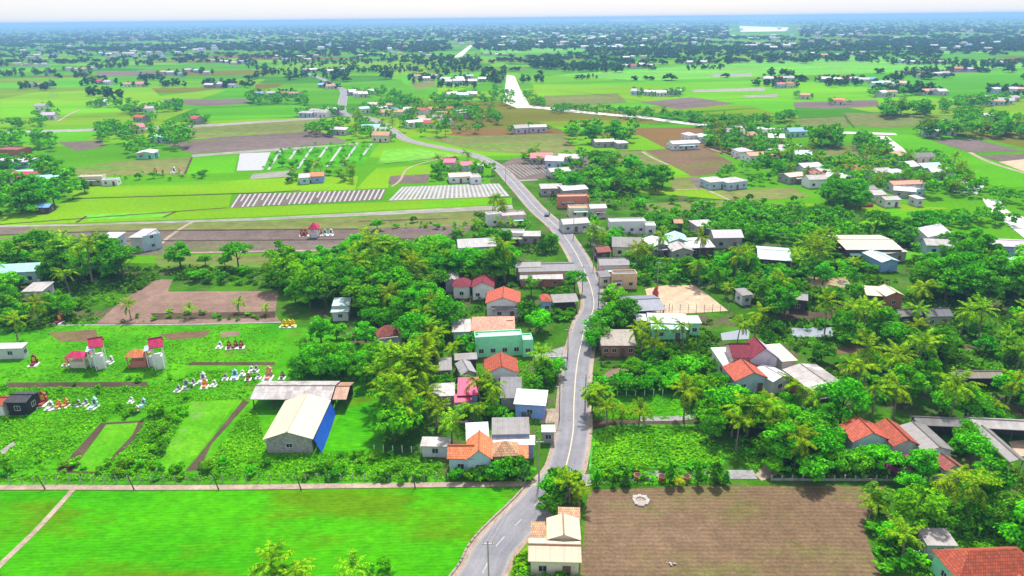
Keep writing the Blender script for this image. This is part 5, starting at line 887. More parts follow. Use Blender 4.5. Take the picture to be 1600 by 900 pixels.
# hand placed ones
for k, u, v, h, ph in [(PA,428,918,6.2,'above the lower rice field edge'),(PA,466,925,5.2,'above the lower rice field edge'),(PA,549,920,4.4,'above the lower rice field edge'),(SH,595,905,2.6,'above the lower rice field edge'),
  (B,283,418,8.5,'on the bank of the brown field'),(B,373,419,7.5,'on the bank of the brown field'),(B,441,420,9.5,'on the bank of the brown field'),(B,559,410,10,'on the bank of the brown field'),(FR,322,416,4.0,'on the bank of the brown field'),(FR,352,416,3.6,'on the bank of the brown field'),(FR,590,360,4.5,'in the flooded brown field'),
  (PA,706,694,6.5,'by the bright orange house'),(PA,682,668,5.8,'by the bright orange house'),(PA,668,655,6.5,'by the bright orange house'),(FR,617,690,7.5,'by the bright orange house'),(PA,752,640,7.5,'by the pink roofed house'),(PA,772,650,7.5,'by the pink roofed house'),(PA,742,662,5.0,'by the pink roofed house'),(PA,622,640,9,'behind the cream roofed barn'),(PA,610,622,8.5,'behind the cream roofed barn'),(PA,640,612,9.5,'behind the cream roofed barn'),(PA,656,618,8.5,'behind the cream roofed barn'),(PA,600,600,8,'behind the cream roofed barn'),(PA,634,600,8,'behind the cream roofed barn'),(PA,664,552,8,'by the small shrine'),(PA,655,545,7.5,'by the small shrine'),
  (PA,846,588,6.5,'by the orange gabled house'),(FR,851,600,5,'by the orange gabled house'),(FR,868,590,4.5,'by the orange gabled house'),(FR,740,552,5,'by the salmon roofed house'),(FR,842,520,6,'by the mint walled house'),(FR,825,502,5.5,'by the mint walled house'),(FR,878,470,4.5,'by the blue awning shop'),(B,898,458,6,'by the long grey terrace'),(B,830,462,6.5,'by the long grey terrace'),(B,862,392,6.5,'by the road above the terrace'),(B,848,396,5.5,'by the road above the terrace'),
  (B,958,478,6,'by the blue grey workshop'),(B,945,482,5.5,'by the blue grey workshop'),(FR,1010,432,0,'x'),(PA,1000,552,7.5,'by the low brick house'),(PA,1022,545,7.5,'by the low brick house'),(PA,1067,548,7.5,'by the low brick house'),(PA,1025,576,6.5,'by the low brick house'),(B,935,540,7,'by the low brick house'),(B,928,532,6.5,'by the low brick house'),(B,942,524,7.5,'by the low brick house'),(B,962,516,7.5,'by the low brick house'),(B,976,512,7,'by the low brick house'),(B,926,548,5.5,'by the low brick house'),
  (PA,948,668,5.8,'by the hyacinth pond'),(PA,972,664,4.6,'by the hyacinth pond'),(PA,998,664,4.2,'by the hyacinth pond'),(PA,1068,658,7.5,'by the hyacinth pond'),(B,925,645,6,'by the hyacinth pond'),(PA,935,652,6.5,'by the hyacinth pond'),(FR,1102,664,5,'by the hyacinth pond'),(B,1139,664,7,'by the hyacinth pond'),
  (PA,890,785,5.2,'by the cream roofed house'),(PA,905,792,4.6,'by the cream roofed house'),(FR,872,778,4.8,'by the cream roofed house'),(FR,862,800,3.8,'by the cream roofed house'),(FR,885,768,4.5,'by the cream roofed house'),
  (B,1365,805,6,'by the ploughed field'),(B,1428,830,7.5,'by the ploughed field'),(PA,1473,800,8,'by the ploughed field'),(PA,1508,805,7.5,'by the ploughed field'),(B,1540,790,9,'by the twin gabled tile house'),(B,1575,840,8,'by the red tiled corner house'),(B,1600,870,8.5,'by the red tiled corner house'),(B,1258,708,7.5,'by the twin gabled tile house'),(B,1285,712,6.5,'by the twin gabled tile house'),(B,1225,690,6,'by the twin gabled tile house'),(B,1312,665,8.5,'behind the twin gabled tile house'),(FR,1272,752,5,'by the low garden wall'),(FR,1330,738,4.6,'by the low garden wall'),(FR,1368,735,5.2,'by the low garden wall'),(B,1440,752,6.5,'by the low garden wall'),(B,1420,748,5.5,'by the low garden wall'),(PA,1362,652,7.5,'behind the twin gabled tile house'),(PA,1395,655,7.5,'behind the twin gabled tile house'),(B,1505,700,5.5,'by the pig sheds'),(PA,1245,650,7.5,'by the wine roofed compound'),(PA,1265,655,6,'by the wine roofed compound'),(FR,1283,565,4.5,'by the wine roofed compound'),
  (B,1458,575,9.5,'by the thatched cattle shed'),(B,1472,560,8,'by the thatched cattle shed'),(B,1445,565,8,'by the thatched cattle shed'),(PA,1432,512,5.5,'by the dark roofed cottages'),(PA,1152,535,6,'by the still pond'),(PA,1178,530,8,'by the still pond'),(B,1210,500,10,'by the wooden hut'),(B,1225,492,9,'by the wooden hut'),(B,1200,488,10,'by the wooden hut'),(B,1336,473,5.5,'by the brick gable house'),(FR,1295,472,4.5,'by the brick gable house'),(PA,1092,445,7.5,'by the sand lot'),(PA,1033,402,8,'by the green centred tin house'),(PA,1092,402,8,'by the green centred tin house'),(PA,1010,415,6,'by the green centred tin house'),
  (PA,28,532,6.5,'above the left edge white house'),(PA,62,505,7,'above the left edge white house'),(SH,130,622,0,'x'),(PA,1160,700,0,'x')]:
    if h > 0: one(k, u, v, h, ph)
for k, u, v, h in [('conifer',932,760,3.4),('conifer',977,760,3.6),('conifer',1045,758,4.8),('conifer',1090,758,4.5),('conifer',1116,758,5.2),('conifer',958,761,2.6),('conifer',1134,758,3.0)]: one(k, u, v, h, 'along the ploughed field')
one('round_bush', 1060, 760, 1.9, 'x'); one('flower_bush', 1392, 741, 4.2, 'x'); one('flower_bush', 1412, 743, 3.8, 'y'); RECTS.append((1370, 708, 1432, 742, 1e9))
Z = zone
Z('in front of the cream roofed house', [(800,915),(915,918),(912,890),(815,890)], 18, [(FR,.5),(SH,.5)], 5, 6.5, 1.5, False); Z('beside the cream roofed house', [(806,892),(826,892),(850,825),(842,822)], 12, [(FR,.5),(SH,.5)], 5, 6.5, 1.5)
Z('in the hedge below the bright orange house', [(700,752),(842,750),(845,738),(705,742)], 15, [(FR,.9),(SH,.1)], 6.5, 8.5, 2.4, False); Z('at the road bend tree clump', [(815,745),(850,742),(855,715),(838,700),(822,722)], 8, [(B,.5),(FR,.5)], 6, 8.5, 2.4, False)
Z('in the orchard above the hyacinth pond', [(925,622),(1045,618),(1105,640),(1130,600),(1100,578),(1040,560),(960,592)], 46, [(FR,.95),(BA,.05)], 6.5, 8.5, 2.6)
Z('in the hedge along the ploughed field', [(915,756),(1185,752),(1150,735),(1110,728),(920,732)], 30, [(SH,.55),(FR,.2),(BA,.25)], 4.5, 6, 1.6)
Z('between the orchard and the wine roofed compound', [(1100,700),(1240,730),(1320,640),(1260,615),(1150,600),(1090,630),(1110,660)], 42, mG, 6, 9, 2.7)
Z('around the twin gabled tile house', [(1190,745),(1450,748),(1530,740),(1500,690),(1310,700),(1300,650),(1210,690)], 26, [(B,.4),(FR,.4),(SH,.2)], 5, 8, 2.8)
Z('beside the ploughed field corner', [(1345,810),(1430,760),(1560,760),(1620,800),(1620,860),(1480,845),(1400,900),(1370,850)], 26, [(B,.4),(PA,.15),(BA,.25),(FR,.2)], 6, 9.5, 2.6)
Z('by the banana patch at the lower edge', [(1360,850),(1430,830),(1445,890),(1420,930),(1385,920)], 14, [(BA,.6),(SH,.4)], 6, 7.5, 1.6)
Z('around the pig sheds', [(1500,720),(1650,745),(1650,640),(1420,648),(1500,690)], 18, mG, 5, 8, 3)
Z('behind the wine roofed compound garden', [(1290,640),(1640,650),(1640,560),(1500,600),(1340,560),(1320,600)], 44, [(B,.36),(PA,.34),(FR,.14),(BA,.16)], 5.5, 9, 2.8)
Z('around the weedy garden and ditches', [(1160,540),(1300,545),(1500,560),(1640,580),(1640,500),(1500,505),(1440,480),(1330,490),(1310,510),(1200,500)], 58, [(B,.36),(PA,.16),(FR,.22),(SH,.2),(BA,.06)], 4.5, 8, 2.6)
Z('in the big dark grove', [(1425,470),(1560,480),(1640,495),(1640,440),(1540,415),(1440,420)], 30, [(B,1)], 9, 13, 3.4, False)
Z('around the sand lot', [(1140,480),(1320,480),(1350,445),(1250,425),(1120,425),(1110,450)], 50, mG, 5, 8.5, 2.6)
Z('in the thicket behind the sand lot', [(985,446),(1110,444),(1180,425),(1200,405),(1000,400),(960,412)], 85, [(B,.35),(FR,.35),(PA,.1),(BA,.2)], 4.5, 7.5, 2.8)
Z('in the palm garden by the pale green barn', [(1180,430),(1370,426),(1370,410),(1300,395),(1240,412),(1180,412)], 60, [(PA,.45),(FR,.55)], 5, 7.5, 2.5)
Z('in the orchard belt', [(1000,362),(1130,372),(1310,392),(1340,352),(1290,332),(1150,328),(1020,338)], 190, [(FR,.3),(B,.7)], 4.6, 6.6, 2.5)
Z('by the wide creek hall', [(1330,372),(1490,400),(1500,385),(1430,360),(1340,360)], 24, [(B,.6),(FR,.4)], 5, 8.5, 3); Z('along the bamboo bank by the creek', [(1430,360),(1590,352),(1560,340),(1430,352)], 22, [(B,.6),('bamboo_clump',.4)], 5, 7, 3)
Z('by the right photo edge', [(1500,425),(1640,440),(1640,395),(1560,395)], 16, mG, 5, 8, 3)
Z('around the houses by the brick red house', [(860,300),(950,330),(1010,345),(1000,300),(960,250),(900,255),(850,282)], 54, [(B,.7),(FR,.3)], 6, 9.5, 3.4)
Z('in the round grove across the road', [(930,300),(1040,302),(1050,285),(960,262),(920,265)], 26, [(B,.9),(FR,.1)], 8, 12, 3.8, False)
Z('around the long white house', [(925,345),(950,370),(1020,385),(1010,400),(930,400),(905,365)], 16, mG, 4, 6.5, 3)
Z('in the big central grove', [(445,445),(560,432),(690,415),(790,405),(815,440),(700,470),(700,495),(640,520),(560,525),(530,478),(470,490)], 70, [(B,.93),(PA,.07)], 9, 12.5, 3.6)
Z('along the north side of the central grove', [(480,420),(600,415),(720,398),(790,380),(800,400),(700,415),(560,432),(450,440)], 34, [(B,1)], 8.5, 11.5, 3.6)
Z('near the salmon roofed house', [(600,560),(700,575),(735,545),(700,520),(690,490),(640,520)], 22, [(B,.6),(PA,.3),(BA,.1)], 6.5, 9.5, 3); Z('on the roadside by the mint walled house', [(835,500),(905,505),(910,480),(850,485)], 14, [(FR,.5),(SH,.5)], 5, 7, 2.6)
Z('in the palm belt behind the cream roofed barn', [(590,590),(700,600),(670,640),(640,690),(600,660),(600,620)], 22, [(PA,.55),(B,.3),(BA,.15)], 6, 9, 2.8)
Z('in the yard of the pink roofed house', [(680,610),(860,610),(880,640),(860,655),(730,660)], 16, [(PA,.3),(FR,.4),(SH,.3)], 5, 7.5, 2.8)
Z('in the bamboo clump beside the long barn', [(460,592),(590,606),(600,590),(540,572),(465,576)], 18, [('bamboo_clump',1)], 6.5, 8.5, 2.6, False); Z('in the garden above the bamboo', [(470,560),(600,565),(590,530),(520,520),(460,530)], 18, [(B,.5),(FR,.3),(BA,.2)], 5, 8, 3)
Z('in the left grove', [(-40,440),(110,445),(205,440),(175,415),(60,410),(-40,412)], 40, [(B,.94),(PA,.06)], 8.5, 12, 3.6, False)
Z('under the left grove', [(-40,520),(90,510),(135,475),(100,445),(-40,442)], 26, [(B,.65),(PA,.2),(FR,.15)], 5.5, 9, 3.2)
Z('on the hedge bank above the bare lot', [(270,440),(440,452),(470,436),(440,425),(290,428)], 34, [(FR,.5),(SH,.5)], 4.5, 6.5, 2); Z('dotted along the bare lot edge', [(190,505),(430,500),(430,488),(220,488)], 22, [(SH,.7),(PA,.3)], 3, 5, 3)
Z('in the weeds left of the cream roofed barn', [(-20,750),(690,752),(690,710),(540,700),(420,715),(-20,720)], 50, [(SH,.95),(BA,.05)], 3.6, 6.5, 2); Z('in the weed bank between the ponds', [(215,720),(260,640),(300,640),(240,740)], 16, [(SH,1)], 4, 6, 1.6)
Z('in the weeds by the tomb rows', [(0,660),(240,660),(380,615),(300,590),(0,600)], 26, [(SH,1)], 3, 5, 2.4); one('round_shrub', 245, 648, 3.0, 'x')
Z('around the mid houses left of the road', [(740,372),(840,385),(830,340),(770,332),(740,350)], 20, mG, 4, 7, 3.2); Z('in the ditch weeds of the brown field', [(600,358),(740,362),(740,350),(610,347)], 18, [(SH,.8),(FR,.2)], 4, 6, 3)
Z('in the west farm grove', [(-40,345),(60,338),(105,322),(140,300),(100,275),(60,260),(-40,262)], 60, [(B,.9),(FR,.1)], 8, 12, 4); Z('behind the west farm', [(0,250),(90,245),(85,222),(40,215),(0,222)], 24, [(B,1)], 8, 11, 4)
Z('on the bank beside the bright rice', [(120,292),(230,285),(350,278),(345,272),(200,274),(130,280)], 30, [(SH,.6),(FR,.4)], 4.5, 7, 3); Z('in the orchard with white ditches', [(430,232),(590,224),(566,260),(410,266)], 90, [(SH,.7),(FR,.3)], 5.5, 6.5, 2.2); Z('around the half orange house', [(450,288),(555,285),(545,270),(455,275)], 22, [(PA,.3),(FR,.5),(SH,.2)], 5, 8, 3)
Z('around the pink topped blue house', [(675,285),(765,282),(770,270),(700,255),(680,262)], 26, [(B,.5),(FR,.3),(PA,.2)], 5, 8.5, 3.2); Z('in the settlement by the road fork', [(560,215),(650,217),(745,210),(760,190),(690,170),(600,165),(560,190)], 90, [(B,.7),(PA,.3)], 6, 9.5, 4); Z('in the grove left of the fork', [(478,216),(550,218),(600,212),(560,196),(490,202)], 26, [(B,.8),(PA,.2)], 6, 9.5, 4)
Z('around the mint canopy house', [(155,225),(210,245),(250,245),(300,232),(290,205),(240,215),(160,212)], 40, [(B,.85),(FR,.15)], 7, 10, 4); Z('by the field shrine left', [(250,215),(300,222),(310,205),(250,202)], 14, [(B,.8),(PA,.2)], 7, 10, 4)
Z('in the round grove by the farmhouse', [(888,225),(985,226),(1000,212),(960,205),(892,208)], 26, [(B,1)], 9, 12.5, 4.4); Z('in the right settlement', [(1100,228),(1260,290),(1460,310),(1530,300),(1470,262),(1330,262),(1240,240),(1180,205),(1100,205)], 220, [(B,.7),(PA,.2),(FR,.1)], 5, 9, 4)
Z('by the two dark trees above the right settlement', [(1262,232),(1310,232),(1305,222),(1268,222)], 8, [(B,1)], 10, 13, 4, False); Z('along the creek by the long rice strip', [(1325,230),(1375,238),(1500,282),(1480,285),(1340,245)], 34, [(B,.7),('bamboo_clump',.3)], 3.5, 5.5, 3); Z('by the white creek', [(1480,300),(1600,340),(1600,325),(1540,290),(1500,285)], 20, [(B,.8),(FR,.2)], 5, 8, 4); Z('around the pale blue field house', [(1100,292),(1200,290),(1240,262),(1200,255),(1130,268)], 24, [(B,.7),(FR,.3)], 5, 8, 4)
Z('by the two trees right of the settlement', [(1290,330),(1345,332),(1340,310),(1295,308)], 12, [(B,1)], 8, 11, 4, False); Z('in the bushy bank above the orchard belt', [(1000,335),(1120,330),(1290,320),(1290,305),(1200,312),(1010,310)], 26, [(SH,.5),(FR,.5)], 5, 7, 4)
for x, y, d, wd in NEARH:
    for k in range(5):
        if k < 3: tx, ty = x + rng.uniform(-wd*.7, wd*.7), y + d*.5 + rng.uniform(2.0, 7)
        else: tx, ty = x + rng.choice((-1, 1))*(wd*.5 + rng.uniform(2, 4)), y + rng.uniform(-d*.6, d*.5)
        if math.hypot(tx, ty) < 1500 and free(tx, ty, 1.2): PL.append((PA if rng.random() < .22 else B, tx, ty, rng.uniform(4.5, 8.5), 'beside the far houses', False))
# far rows and groves (u0, v0, u1, v1, depth in pixels, number, height)
for q in [(0,198,72,198,5,16,9),(36,139,86,139,3,14,9),(128,133,152,130,4,8,11),(136,150,194,151,5,20,9),(133,167,215,166,3,18,8),(190,177,226,177,4,14,9),(242,172,290,172,4,16,9),(215,124,255,124,4,16,9),(252,134,292,135,3,14,9),(318,134,400,136,4,26,9),(0,118,150,116,5,40,9),(150,106,200,104,4,22,9),(190,102,240,102,3,14,9),(212,88,250,87,4,14,9),(0,101,72,99,6,30,9),(386,161,402,160,3,5,11),(152,206,215,214,8,26,9),(0,88,200,85,7,60,9),
  (390,160,485,161,5,42,9),(400,116,545,118,7,60,9),(380,104,520,98,7,50,9),(545,112,750,111,5,80,9),(645,98,755,100,10,80,12),(755,122,785,128,8,24,11),(675,160,765,160,4,40,8),(676,136,752,137,2,20,7),(590,150,650,165,8,40,9),(640,130,672,124,4,14,9),(520,100,650,90,8,60,9),(400,90,560,84,6,50,9),(770,150,800,160,12,20,9),(776,128,790,115,8,20,10),(700,172,790,190,8,34,9),
  (833,106,876,107,3,34,15),(880,108,972,111,6,70,11),(920,84,1180,88,6,130,13),(850,94,930,86,5,40,10),(812,128,852,126,4,18,8),(894,124,934,122,2,10,6),(1070,108,1130,107,3,24,7),(1070,100,1118,97,2,14,6),(998,150,1064,150,2,12,9),(862,172,965,175,3,40,6),(970,182,1090,190,4,40,8),(1090,196,1175,193,4,40,8),(1175,196,1240,188,4,24,8),(818,150,848,165,8,24,7),(860,175,1000,180,3,30,5),
  (1172,134,1222,133,2,12,8),(1200,118,1246,118,3,16,9),(1290,134,1345,132,4,26,9),(1360,148,1460,146,6,44,10),(1378,181,1452,180,6,44,12),(1470,172,1545,166,5,34,9),(1490,184,1530,182,3,14,8),(1395,120,1465,112,3,16,7),(1200,92,1370,95,5,80,9),(1380,97,1520,103,5,80,9),(1408,112,1465,111,2,20,7),(1500,104,1600,106,4,50,9),(1440,212,1610,212,7,70,11),(1268,228,1310,230,5,16,11),(1332,222,1384,244,6,24,9),(1490,195,1600,192,5,30,8),(1550,160,1600,155,5,20,8),(1200,72,1600,74,6,150,9),(1320,84,1440,80,4,40,8),(0,74,400,74,6,150,10),(390,76,780,74,8,170,10),(780,76,1200,74,7,170,10)]:
    u0, v0, u1, v1, dv, n, hh = q
    for i in range(n):
        t = rng.random(); u = u0+(u1-u0)*t+rng.uniform(-3,3); v = v0+(v1-v0)*t+rng.uniform(-dv,dv)*(.5+.5*rng.random()); x, y = G(u, v)
        if free(x, y, 1): PL.append((PA if rng.random() < .14 else B, x, y, hh*rng.uniform(.6,1.1), 'in the far fields', False))
# wooded, built-up plain up to the horizon
FARX = []
for (v0, v1, n, dens) in ((41,62,4200,1),(62,80,3400,.9),(78,100,900,.5),(100,128,180,.3)):
    for i in range(n):
        v = rng.uniform(v0, v1); u = rng.uniform(-60, 1660); k = math.sin(u*.013+v*.31)+math.sin(u*.031-v*.7+1.3)+math.sin(u*.0071+v*.13+.5)
        if k > -1.6 + 3*(1-dens): FARX.append((*G(u, v), rng.uniform(.6, 1.15)))
for i in range(3800):
    d = 3200*math.exp(rng.uniform(0, 1.35)); a = rng.uniform(-.66, .66); FARX.append((d*math.sin(a), d*math.cos(a), rng.uniform(.8, 1.5)))
def lake(x, y): u, v, z = P(x, y, 0); return (1140 < u < 1250 and 38 < v < 58) or (704 < u < 742 and 66 < v < 94)
FARX = [q for q in FARX if not lake(q[0], q[1])]; PL = [q for q in PL if not lake(q[1], q[2])]
# which plants are things of their own: the largest of each kind in the picture
def size(p): x, y, h = p[1], p[2], p[3]; return h/math.hypot(x, y)
def seen(p): u, v, z = P(p[1], p[2], p[3]*.6); return -40 < u < 1640 and v < 945
PL = [p for p in PL if seen(p)]
byk = {}
for p in PL: byk.setdefault(p[0], []).append(p)
things = []; rest = []
for k, ls in byk.items():
    ls.sort(key=lambda p: (-p[5], -size(p))); things += ls[:296]; rest += ls[296:]
PROTO['round_bush'] = [(cards_mesh('shrub', crown_array(911, 1.9, .05, 1.1, 16, 900, .16, 'round'), M['leaf_lime']), None, 1.9)]; PROTO['flower_bush'] = [(cards_mesh('shrub', crown_array(912, 3.6, .2, 2.3, 16, 1100, .32, 'round'), M['leaf_bougain']), None, 3.6)]; PROTO['round_shrub'] = [(cards_mesh('shrub', crown_array(913, 3.0, .1, 2.0, 16, 1100, .35, 'round', .6), M['leaf_c']), None, 3.0)]
KW = {B: 'broadleaf tree', PA: 'coconut palm', FR: 'low fruit tree', SH: 'shrub', BA: 'banana plant', 'conifer': 'small conifer', 'bamboo_clump': 'feathery bamboo clump'}
PLU = {B: 'broadleaf trees', PA: 'coconut palms', FR: 'low fruit trees', SH: 'shrubs', BA: 'banana plants', 'conifer': 'small conifers', 'bamboo_clump': 'bamboo clumps'}
CW = ['bright green', 'deep green', 'fresh green', 'dark green', 'yellow green', 'grey green', 'broad dark', 'leafy green']
built = {}
for kind, x, y, h, ph, f in things:
    pi = rng.randrange(len(PROTO[kind])); cm, tm, h0 = PROTO[kind][pi]; s = h/h0; rz = rng.uniform(0, 6.28)
    if kind == PA:
        pi = min(range(len(PROTO[PA])), key=lambda i: abs(PROTO[PA][i][2]-h-rng.uniform(0,.8))); cm, tm, h0 = PROTO[PA][pi]; s = h/h0
    if kind == B and rng.random() < .35: pi = 0 if h < 9 else 2; cm, tm, h0 = PROTO[kind][pi]; s = h/h0
    sx = s*rng.uniform(.95, 1.22)
    if tm is None:
        r = bpy.data.objects.new(kind, cm); COL.objects.link(r); r.location = (x, y, .02); r.rotation_euler = (0, 0, rz); r.scale = (sx, sx, s)
    else:
        r = empty(kind, (x, y, .02), rz); r.scale = (sx, sx, s)
        for nm, me in (('trunk', tm), ('crown', cm)): c = bpy.data.objects.new(nm, me); COL.objects.link(c); c.parent = r
    r['category'] = {B: 'tree', PA: 'palm', FR: 'tree', SH: 'shrub', BA: 'banana plant', 'conifer': 'conifer', 'bamboo_clump': 'bamboo'}.get(kind, 'bush')
    built.setdefault((kind, ph), []).append((r, x, y, h, pi))
ORD = ['first', 'second', 'third', 'fourth', 'fifth', 'sixth', 'seventh', 'eighth', 'ninth', 'tenth', 'eleventh', 'twelfth', 'thirteenth', 'fourteenth', 'fifteenth', 'sixteenth', 'seventeenth', 'eighteenth', 'nineteenth', 'twentieth']
def near_mark(u, v):
    best = None
    for m_, lu, lv, hw in LAND:
        dx = max(abs(u-lu)-hw, 0); d = math.hypot(dx, (v-lv)*1.6)
        if best is None or d < best[0]: best = (d, m_, u-lu, v-lv, hw)
    d, m_, du, dv, hw = best
    if d > 60: return None
    return ('behind ' if dv < -6 and abs(du) < hw+12 else 'in front of ' if dv > 8 and abs(du) < hw+12 else 'left of ' if du < 0 else 'right of ') + m_
fixed = {'round_bush': 'lime green ball shaped bush in the hedge row by the ploughed field', 'round_shrub': 'large rounded yellow green shrub among the tombs in the weeds'}
sets = {}
for (kind, ph), ls in built.items():
    for r, x, y, h, pi in ls:
        if kind in fixed: r['label'] = fixed[kind]; continue
        if kind == 'flower_bush': r['label'] = ('magenta bougainvillea bush at the garden wall, nearer the house door' if ph == 'x' else 'magenta bougainvillea bush at the garden wall, nearer the pig sheds'); continue
        u, v, z = P(x, y, h*.6); ph2 = near_mark(*P(x, y, 0)[:2]) or ph; hs = [q[3] for q in ls]; m1 = sorted(hs)[len(hs)*2//3]; m0 = sorted(hs)[len(hs)//3]
        ad = '' if len(hs) < 4 else 'tall ' if h > m1 else 'small ' if h < m0 else 'medium '
        if kind == B: ad += CW[pi].split()[0] + ' '
        sets.setdefault((kind, ph2, ad), []).append((u, r))
for (kind, ph, ad), ls in sets.items():
    ls.sort(key=lambda q: q[0]); n = len(ls)
    for i, (u, r) in enumerate(ls):
        if n == 1: r['label'] = f'{ad}{KW[kind]} {ph}'
        else: r['label'] = f'{ad}{KW[kind]} {ph}, {ORD[i] if i < 20 else "number "+str(i+1)} from the left'
        r['group'] = f'{PLU[kind]} {ph}'
        w_ = r['label'].split()
        if len(w_) < 4: r['label'] += ' standing alone'
# the far rest, one mass
def scatter(name, items, lows, mat, kind='stuff'):
    vs = []
    for i, (x, y, s) in enumerate(items):
        a = lows[i % len(lows)]; t = (i*2.399) % 6.283; c, n = math.cos(t), math.sin(t); q = a.reshape(-1, 3)*s; z = np.empty_like(q); z[:,0] = q[:,0]*c - q[:,1]*n + x; z[:,1] = q[:,0]*n + q[:,1]*c + y; z[:,2] = q[:,2]; vs.append(z)
    v = np.concatenate(vs); o = bpy.data.objects.new(name, np_mesh(name, v, np.arange(len(v)).reshape(-1, 4), mat)); COL.objects.link(o); o['kind'] = kind; return o
mid = [(p[1], p[2], p[3]/(9.0 if p[0] in (B, PA) else 9.0)) for p in rest if math.hypot(p[1], p[2]) < 750]; far = [(p[1], p[2], p[3]/9.0) for p in rest if math.hypot(p[1], p[2]) >= 750]
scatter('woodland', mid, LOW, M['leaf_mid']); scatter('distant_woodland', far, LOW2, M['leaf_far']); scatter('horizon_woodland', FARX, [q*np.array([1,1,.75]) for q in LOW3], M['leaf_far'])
NOW = [np.array([G(*p) for p in q[1]]) for q in FIELDS if q[0] in ('pond','sand_lot','yard','bare_lot','weed_pond','ditch_or_shade_strip','grass_plot','hyacinth_pond','bare_patch','rice_field','ploughed_field','puddle')]
NOWB = [(q, q.min(0), q.max(0)) for q in NOW]
# weeds and long grass, too many to count
def weeds(polys, seedn, lm='leaf_weed', f=1.0):
    r = np.random.default_rng(seedn); cs = []; ss = []
    for poly, n, s in polys:
        g = [G(*p) for p in poly]; xs = [p[0] for p in g]; ys = [p[1] for p in g]; k = 0; t = 0; cl = [(r.uniform(min(xs), max(xs)), r.uniform(min(ys), max(ys)), r.uniform(1.2, 4)) for _ in range(max(6, n//55))]
        while k < n and t < n*12:
            t += 1; cx, cy, cr = cl[r.integers(len(cl))]; x, y = r.normal(cx, cr), r.normal(cy, cr)
            if r.random() < .22: x, y = r.uniform(min(xs), max(xs)), r.uniform(min(ys), max(ys))
            if not in_poly((x, y), g): continue
            if any(abs(c[0]-x) < rad and abs(c[1]-y) < rad and in_poly((x, y), f) for f, (c, rad) in zip(FOOTA, FC)): continue
            if any(lo[0] < x < hi[0] and lo[1] < y < hi[1] and in_poly((x, y), f) for f, lo, hi in NOWB): continue
            if np.hypot(ROADXY[:,0]-x, ROADXY[:,1]-y).min() < 4.6: continue
            k += 1; cs.append((x, y)); ss.append(s*f*r.uniform(.5, 1.3))
    c = np.array(cs); s = np.array(ss); m = 9; n = len(c); cen = np.repeat(np.c_[c, np.zeros(n)], m, 0); S_ = np.repeat(s, m)[:,None]
    d = r.normal(size=(n*m,3)); d[:,2] = np.abs(d[:,2])*.8; cen = cen + d*S_*np.array([.42,.42,.38]); cen[:,2] += .05
    nv = d.copy(); nv[:,2] += .7; q = leaf_cards(cen, nv, 1.0, r); q = cen[:,None,:] + (q - cen[:,None,:])*S_[:,:,None]*.62; q[:,:,2] = np.maximum(q[:,:,2], .02)
    o = bpy.data.objects.new('undergrowth', cards_mesh('undergrowth', q, M[lm])); COL.objects.link(o); o['kind'] = 'stuff'
weeds([([(560,440),(800,400),(900,420),(905,500),(700,560),(600,560)],1500,1.0),([(930,350),(1330,330),(1640,420),(1640,500),(1300,500),(1110,445),(960,400)],3200,1.1),([(1130,500),(1330,480),(1640,500),(1640,640),(1320,600),(1230,540)],1600,1.0),([(-40,530),(170,500),(240,440),(440,430),(440,420),(-40,415)],1500,1.0),([(905,500),(1110,500),(1140,570),(930,600)],900,.9),([(740,330),(880,380),(860,400),(740,400)],500,1.0),([(850,250),(1000,300),(1010,330),(860,320)],700,1.1),([(-40,350),(110,325),(140,295),(60,250),(-40,240)],700,1.2),([(1100,205),(1250,240),(1470,260),(1530,300),(1250,290),(1100,230)],1300,1.2)], 8, 'leaf_under_shade')
weeds([([(-40,752),(690,750),(690,722),(560,708),(420,712),(310,742),(-40,742)],2600,.9),([(-40,742),(80,740),(155,660),(20,655),(-40,665)],1400,.9),([(150,742),(235,742),(300,632),(232,652)],1500,.9),([(315,742),(420,712),(410,690),(400,640),(385,640)],1100,.85),([(0,600),(250,600),(310,580),(400,578),(400,625),(300,628),(160,660),(0,655)],3200,.8),([(-20,596),(240,596),(300,570),(440,560),(450,510),(60,512),(30,560)],2400,.65),([(450,560),(600,570),(600,600),(470,600)],300,.8),
  ([(915,735),(1135,735),(1130,756),(915,758)],700,.8),([(930,600),(1130,640),(1100,660),(930,660)],700,.7),([(1150,540),(1500,540),(1500,505),(1440,500),(1330,510),(1150,535)],1600,.9),([(1320,600),(1640,640),(1640,560),(1500,545),(1330,550)],1400,.9),([(1110,700),(1330,640),(1500,750),(1200,745)],900,.8),([(920,430),(1350,440),(1370,395),(960,400)],1200,1.0),([(600,560),(880,560),(880,690),(600,690)],1100,.8),([(270,440),(470,455),(470,428),(280,428)],700,.8),([(0,520),(180,505),(240,440),(100,440),(0,470)],800,.8),([(700,500),(900,505),(905,480),(800,480)],400,.8),([(1350,880),(1440,900),(1640,930),(1640,780),(1440,780),(1370,820)],1100,.9),([(790,900),(910,900),(905,880),(840,880),(815,870)],260,.8),([(812,880),(830,880),(850,800),(840,800)],120,.7)], 5, 'leaf_weed', .52)
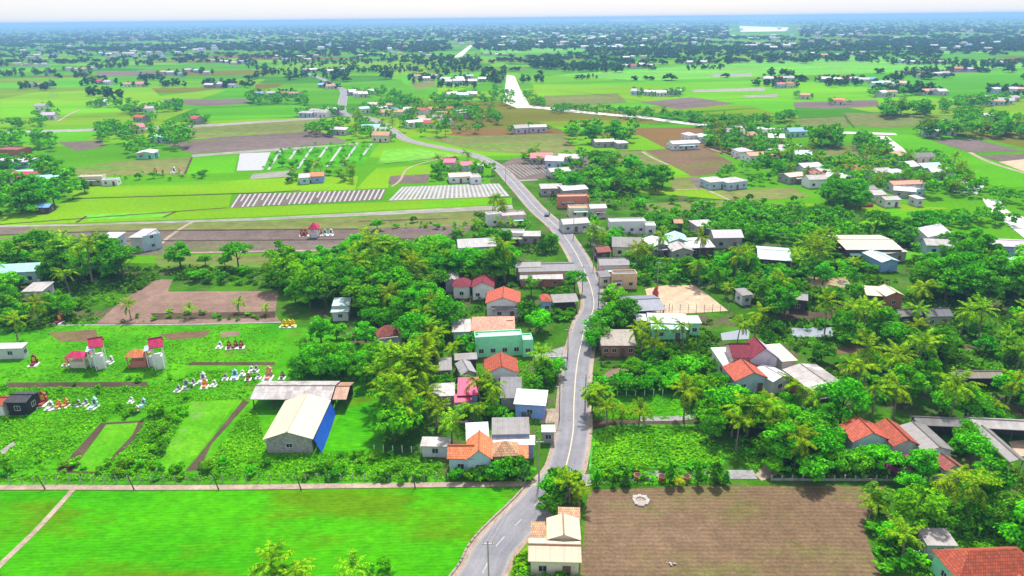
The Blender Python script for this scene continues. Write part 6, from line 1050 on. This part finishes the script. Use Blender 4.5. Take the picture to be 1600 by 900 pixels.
# floating leaves on the hyacinth pond
r_ = np.random.default_rng(9); hp = [G(*p) for p in [(928,674),(966,667),(1098,667),(1130,712),(1126,726),(924,732)]]; pts = []
while len(pts) < 5200:
    x, y = r_.uniform(min(p[0] for p in hp), max(p[0] for p in hp)), r_.uniform(min(p[1] for p in hp), max(p[1] for p in hp))
    if in_poly((x, y), hp): pts.append((x, y, r_.uniform(.12, .4)))
pts = np.array(pts); nv = r_.normal(size=pts.shape)*.35; nv[:,2] = 1; o = bpy.data.objects.new('floating_leaves', cards_mesh('floating_leaves', leaf_cards(pts, nv, .42, r_, 1.3), M['leaf_weed'])); COL.objects.link(o); o['kind'] = 'stuff'

mb = MB(); mats = [M['r_white'], M['r_pale'], M['r_salmon'], M['r_grey'], M['w_white'], M['r_blue']]
for i in range(420):
    d = 1700*math.exp(rng.uniform(0, 1.55)); a = rng.uniform(-.66, .66); x, y = d*math.sin(a), d*math.cos(a); wd = rng.uniform(3, 7)*(1 + d/9000); dd = rng.uniform(4, 7); h = rng.uniform(3.5, 7)*(1+d/9000); m_ = rng.choice([0,0,0,1,1,2,3,0,5]); z = h + rng.uniform(1, 3)
    mb.box(x-wd, x+wd, y-dd, y+dd, 0, h, 4); mb.slab([(x-wd-1,y-dd-1,h+.1),(x+wd+1,y-dd-1,h+.1),(x+wd+1,y,z),(x-wd-1,y,z)], .3, m_); mb.slab([(x+wd+1,y+dd+1,h+.1),(x-wd-1,y+dd+1,h+.1),(x-wd-1,y,z),(x+wd+1,y,z)], .3, m_)
tag(mb.build('distant_town', mats), kind='stuff')

# ---------------------------------------------------------------- haze over the plain
mb = MB(); mb.box(-16500, 16500, -350, 16500, -1.0, 78.0); o = mb.build('haze', [])
hz = bpy.data.materials.new('haze'); hz.use_nodes = True; t = hz.node_tree; t.nodes.clear(); pv = t.nodes.new('ShaderNodeVolumePrincipled'); ou = t.nodes.new('ShaderNodeOutputMaterial')
pv.inputs['Color'].default_value = (.30, .50, 1.0, 1); pv.inputs['Density'].default_value = .00018; pv.inputs['Anisotropy'].default_value = 0.0
t.links.new(pv.outputs[0], ou.inputs['Volume']); o.data.materials.append(hz); o['kind'] = 'stuff'
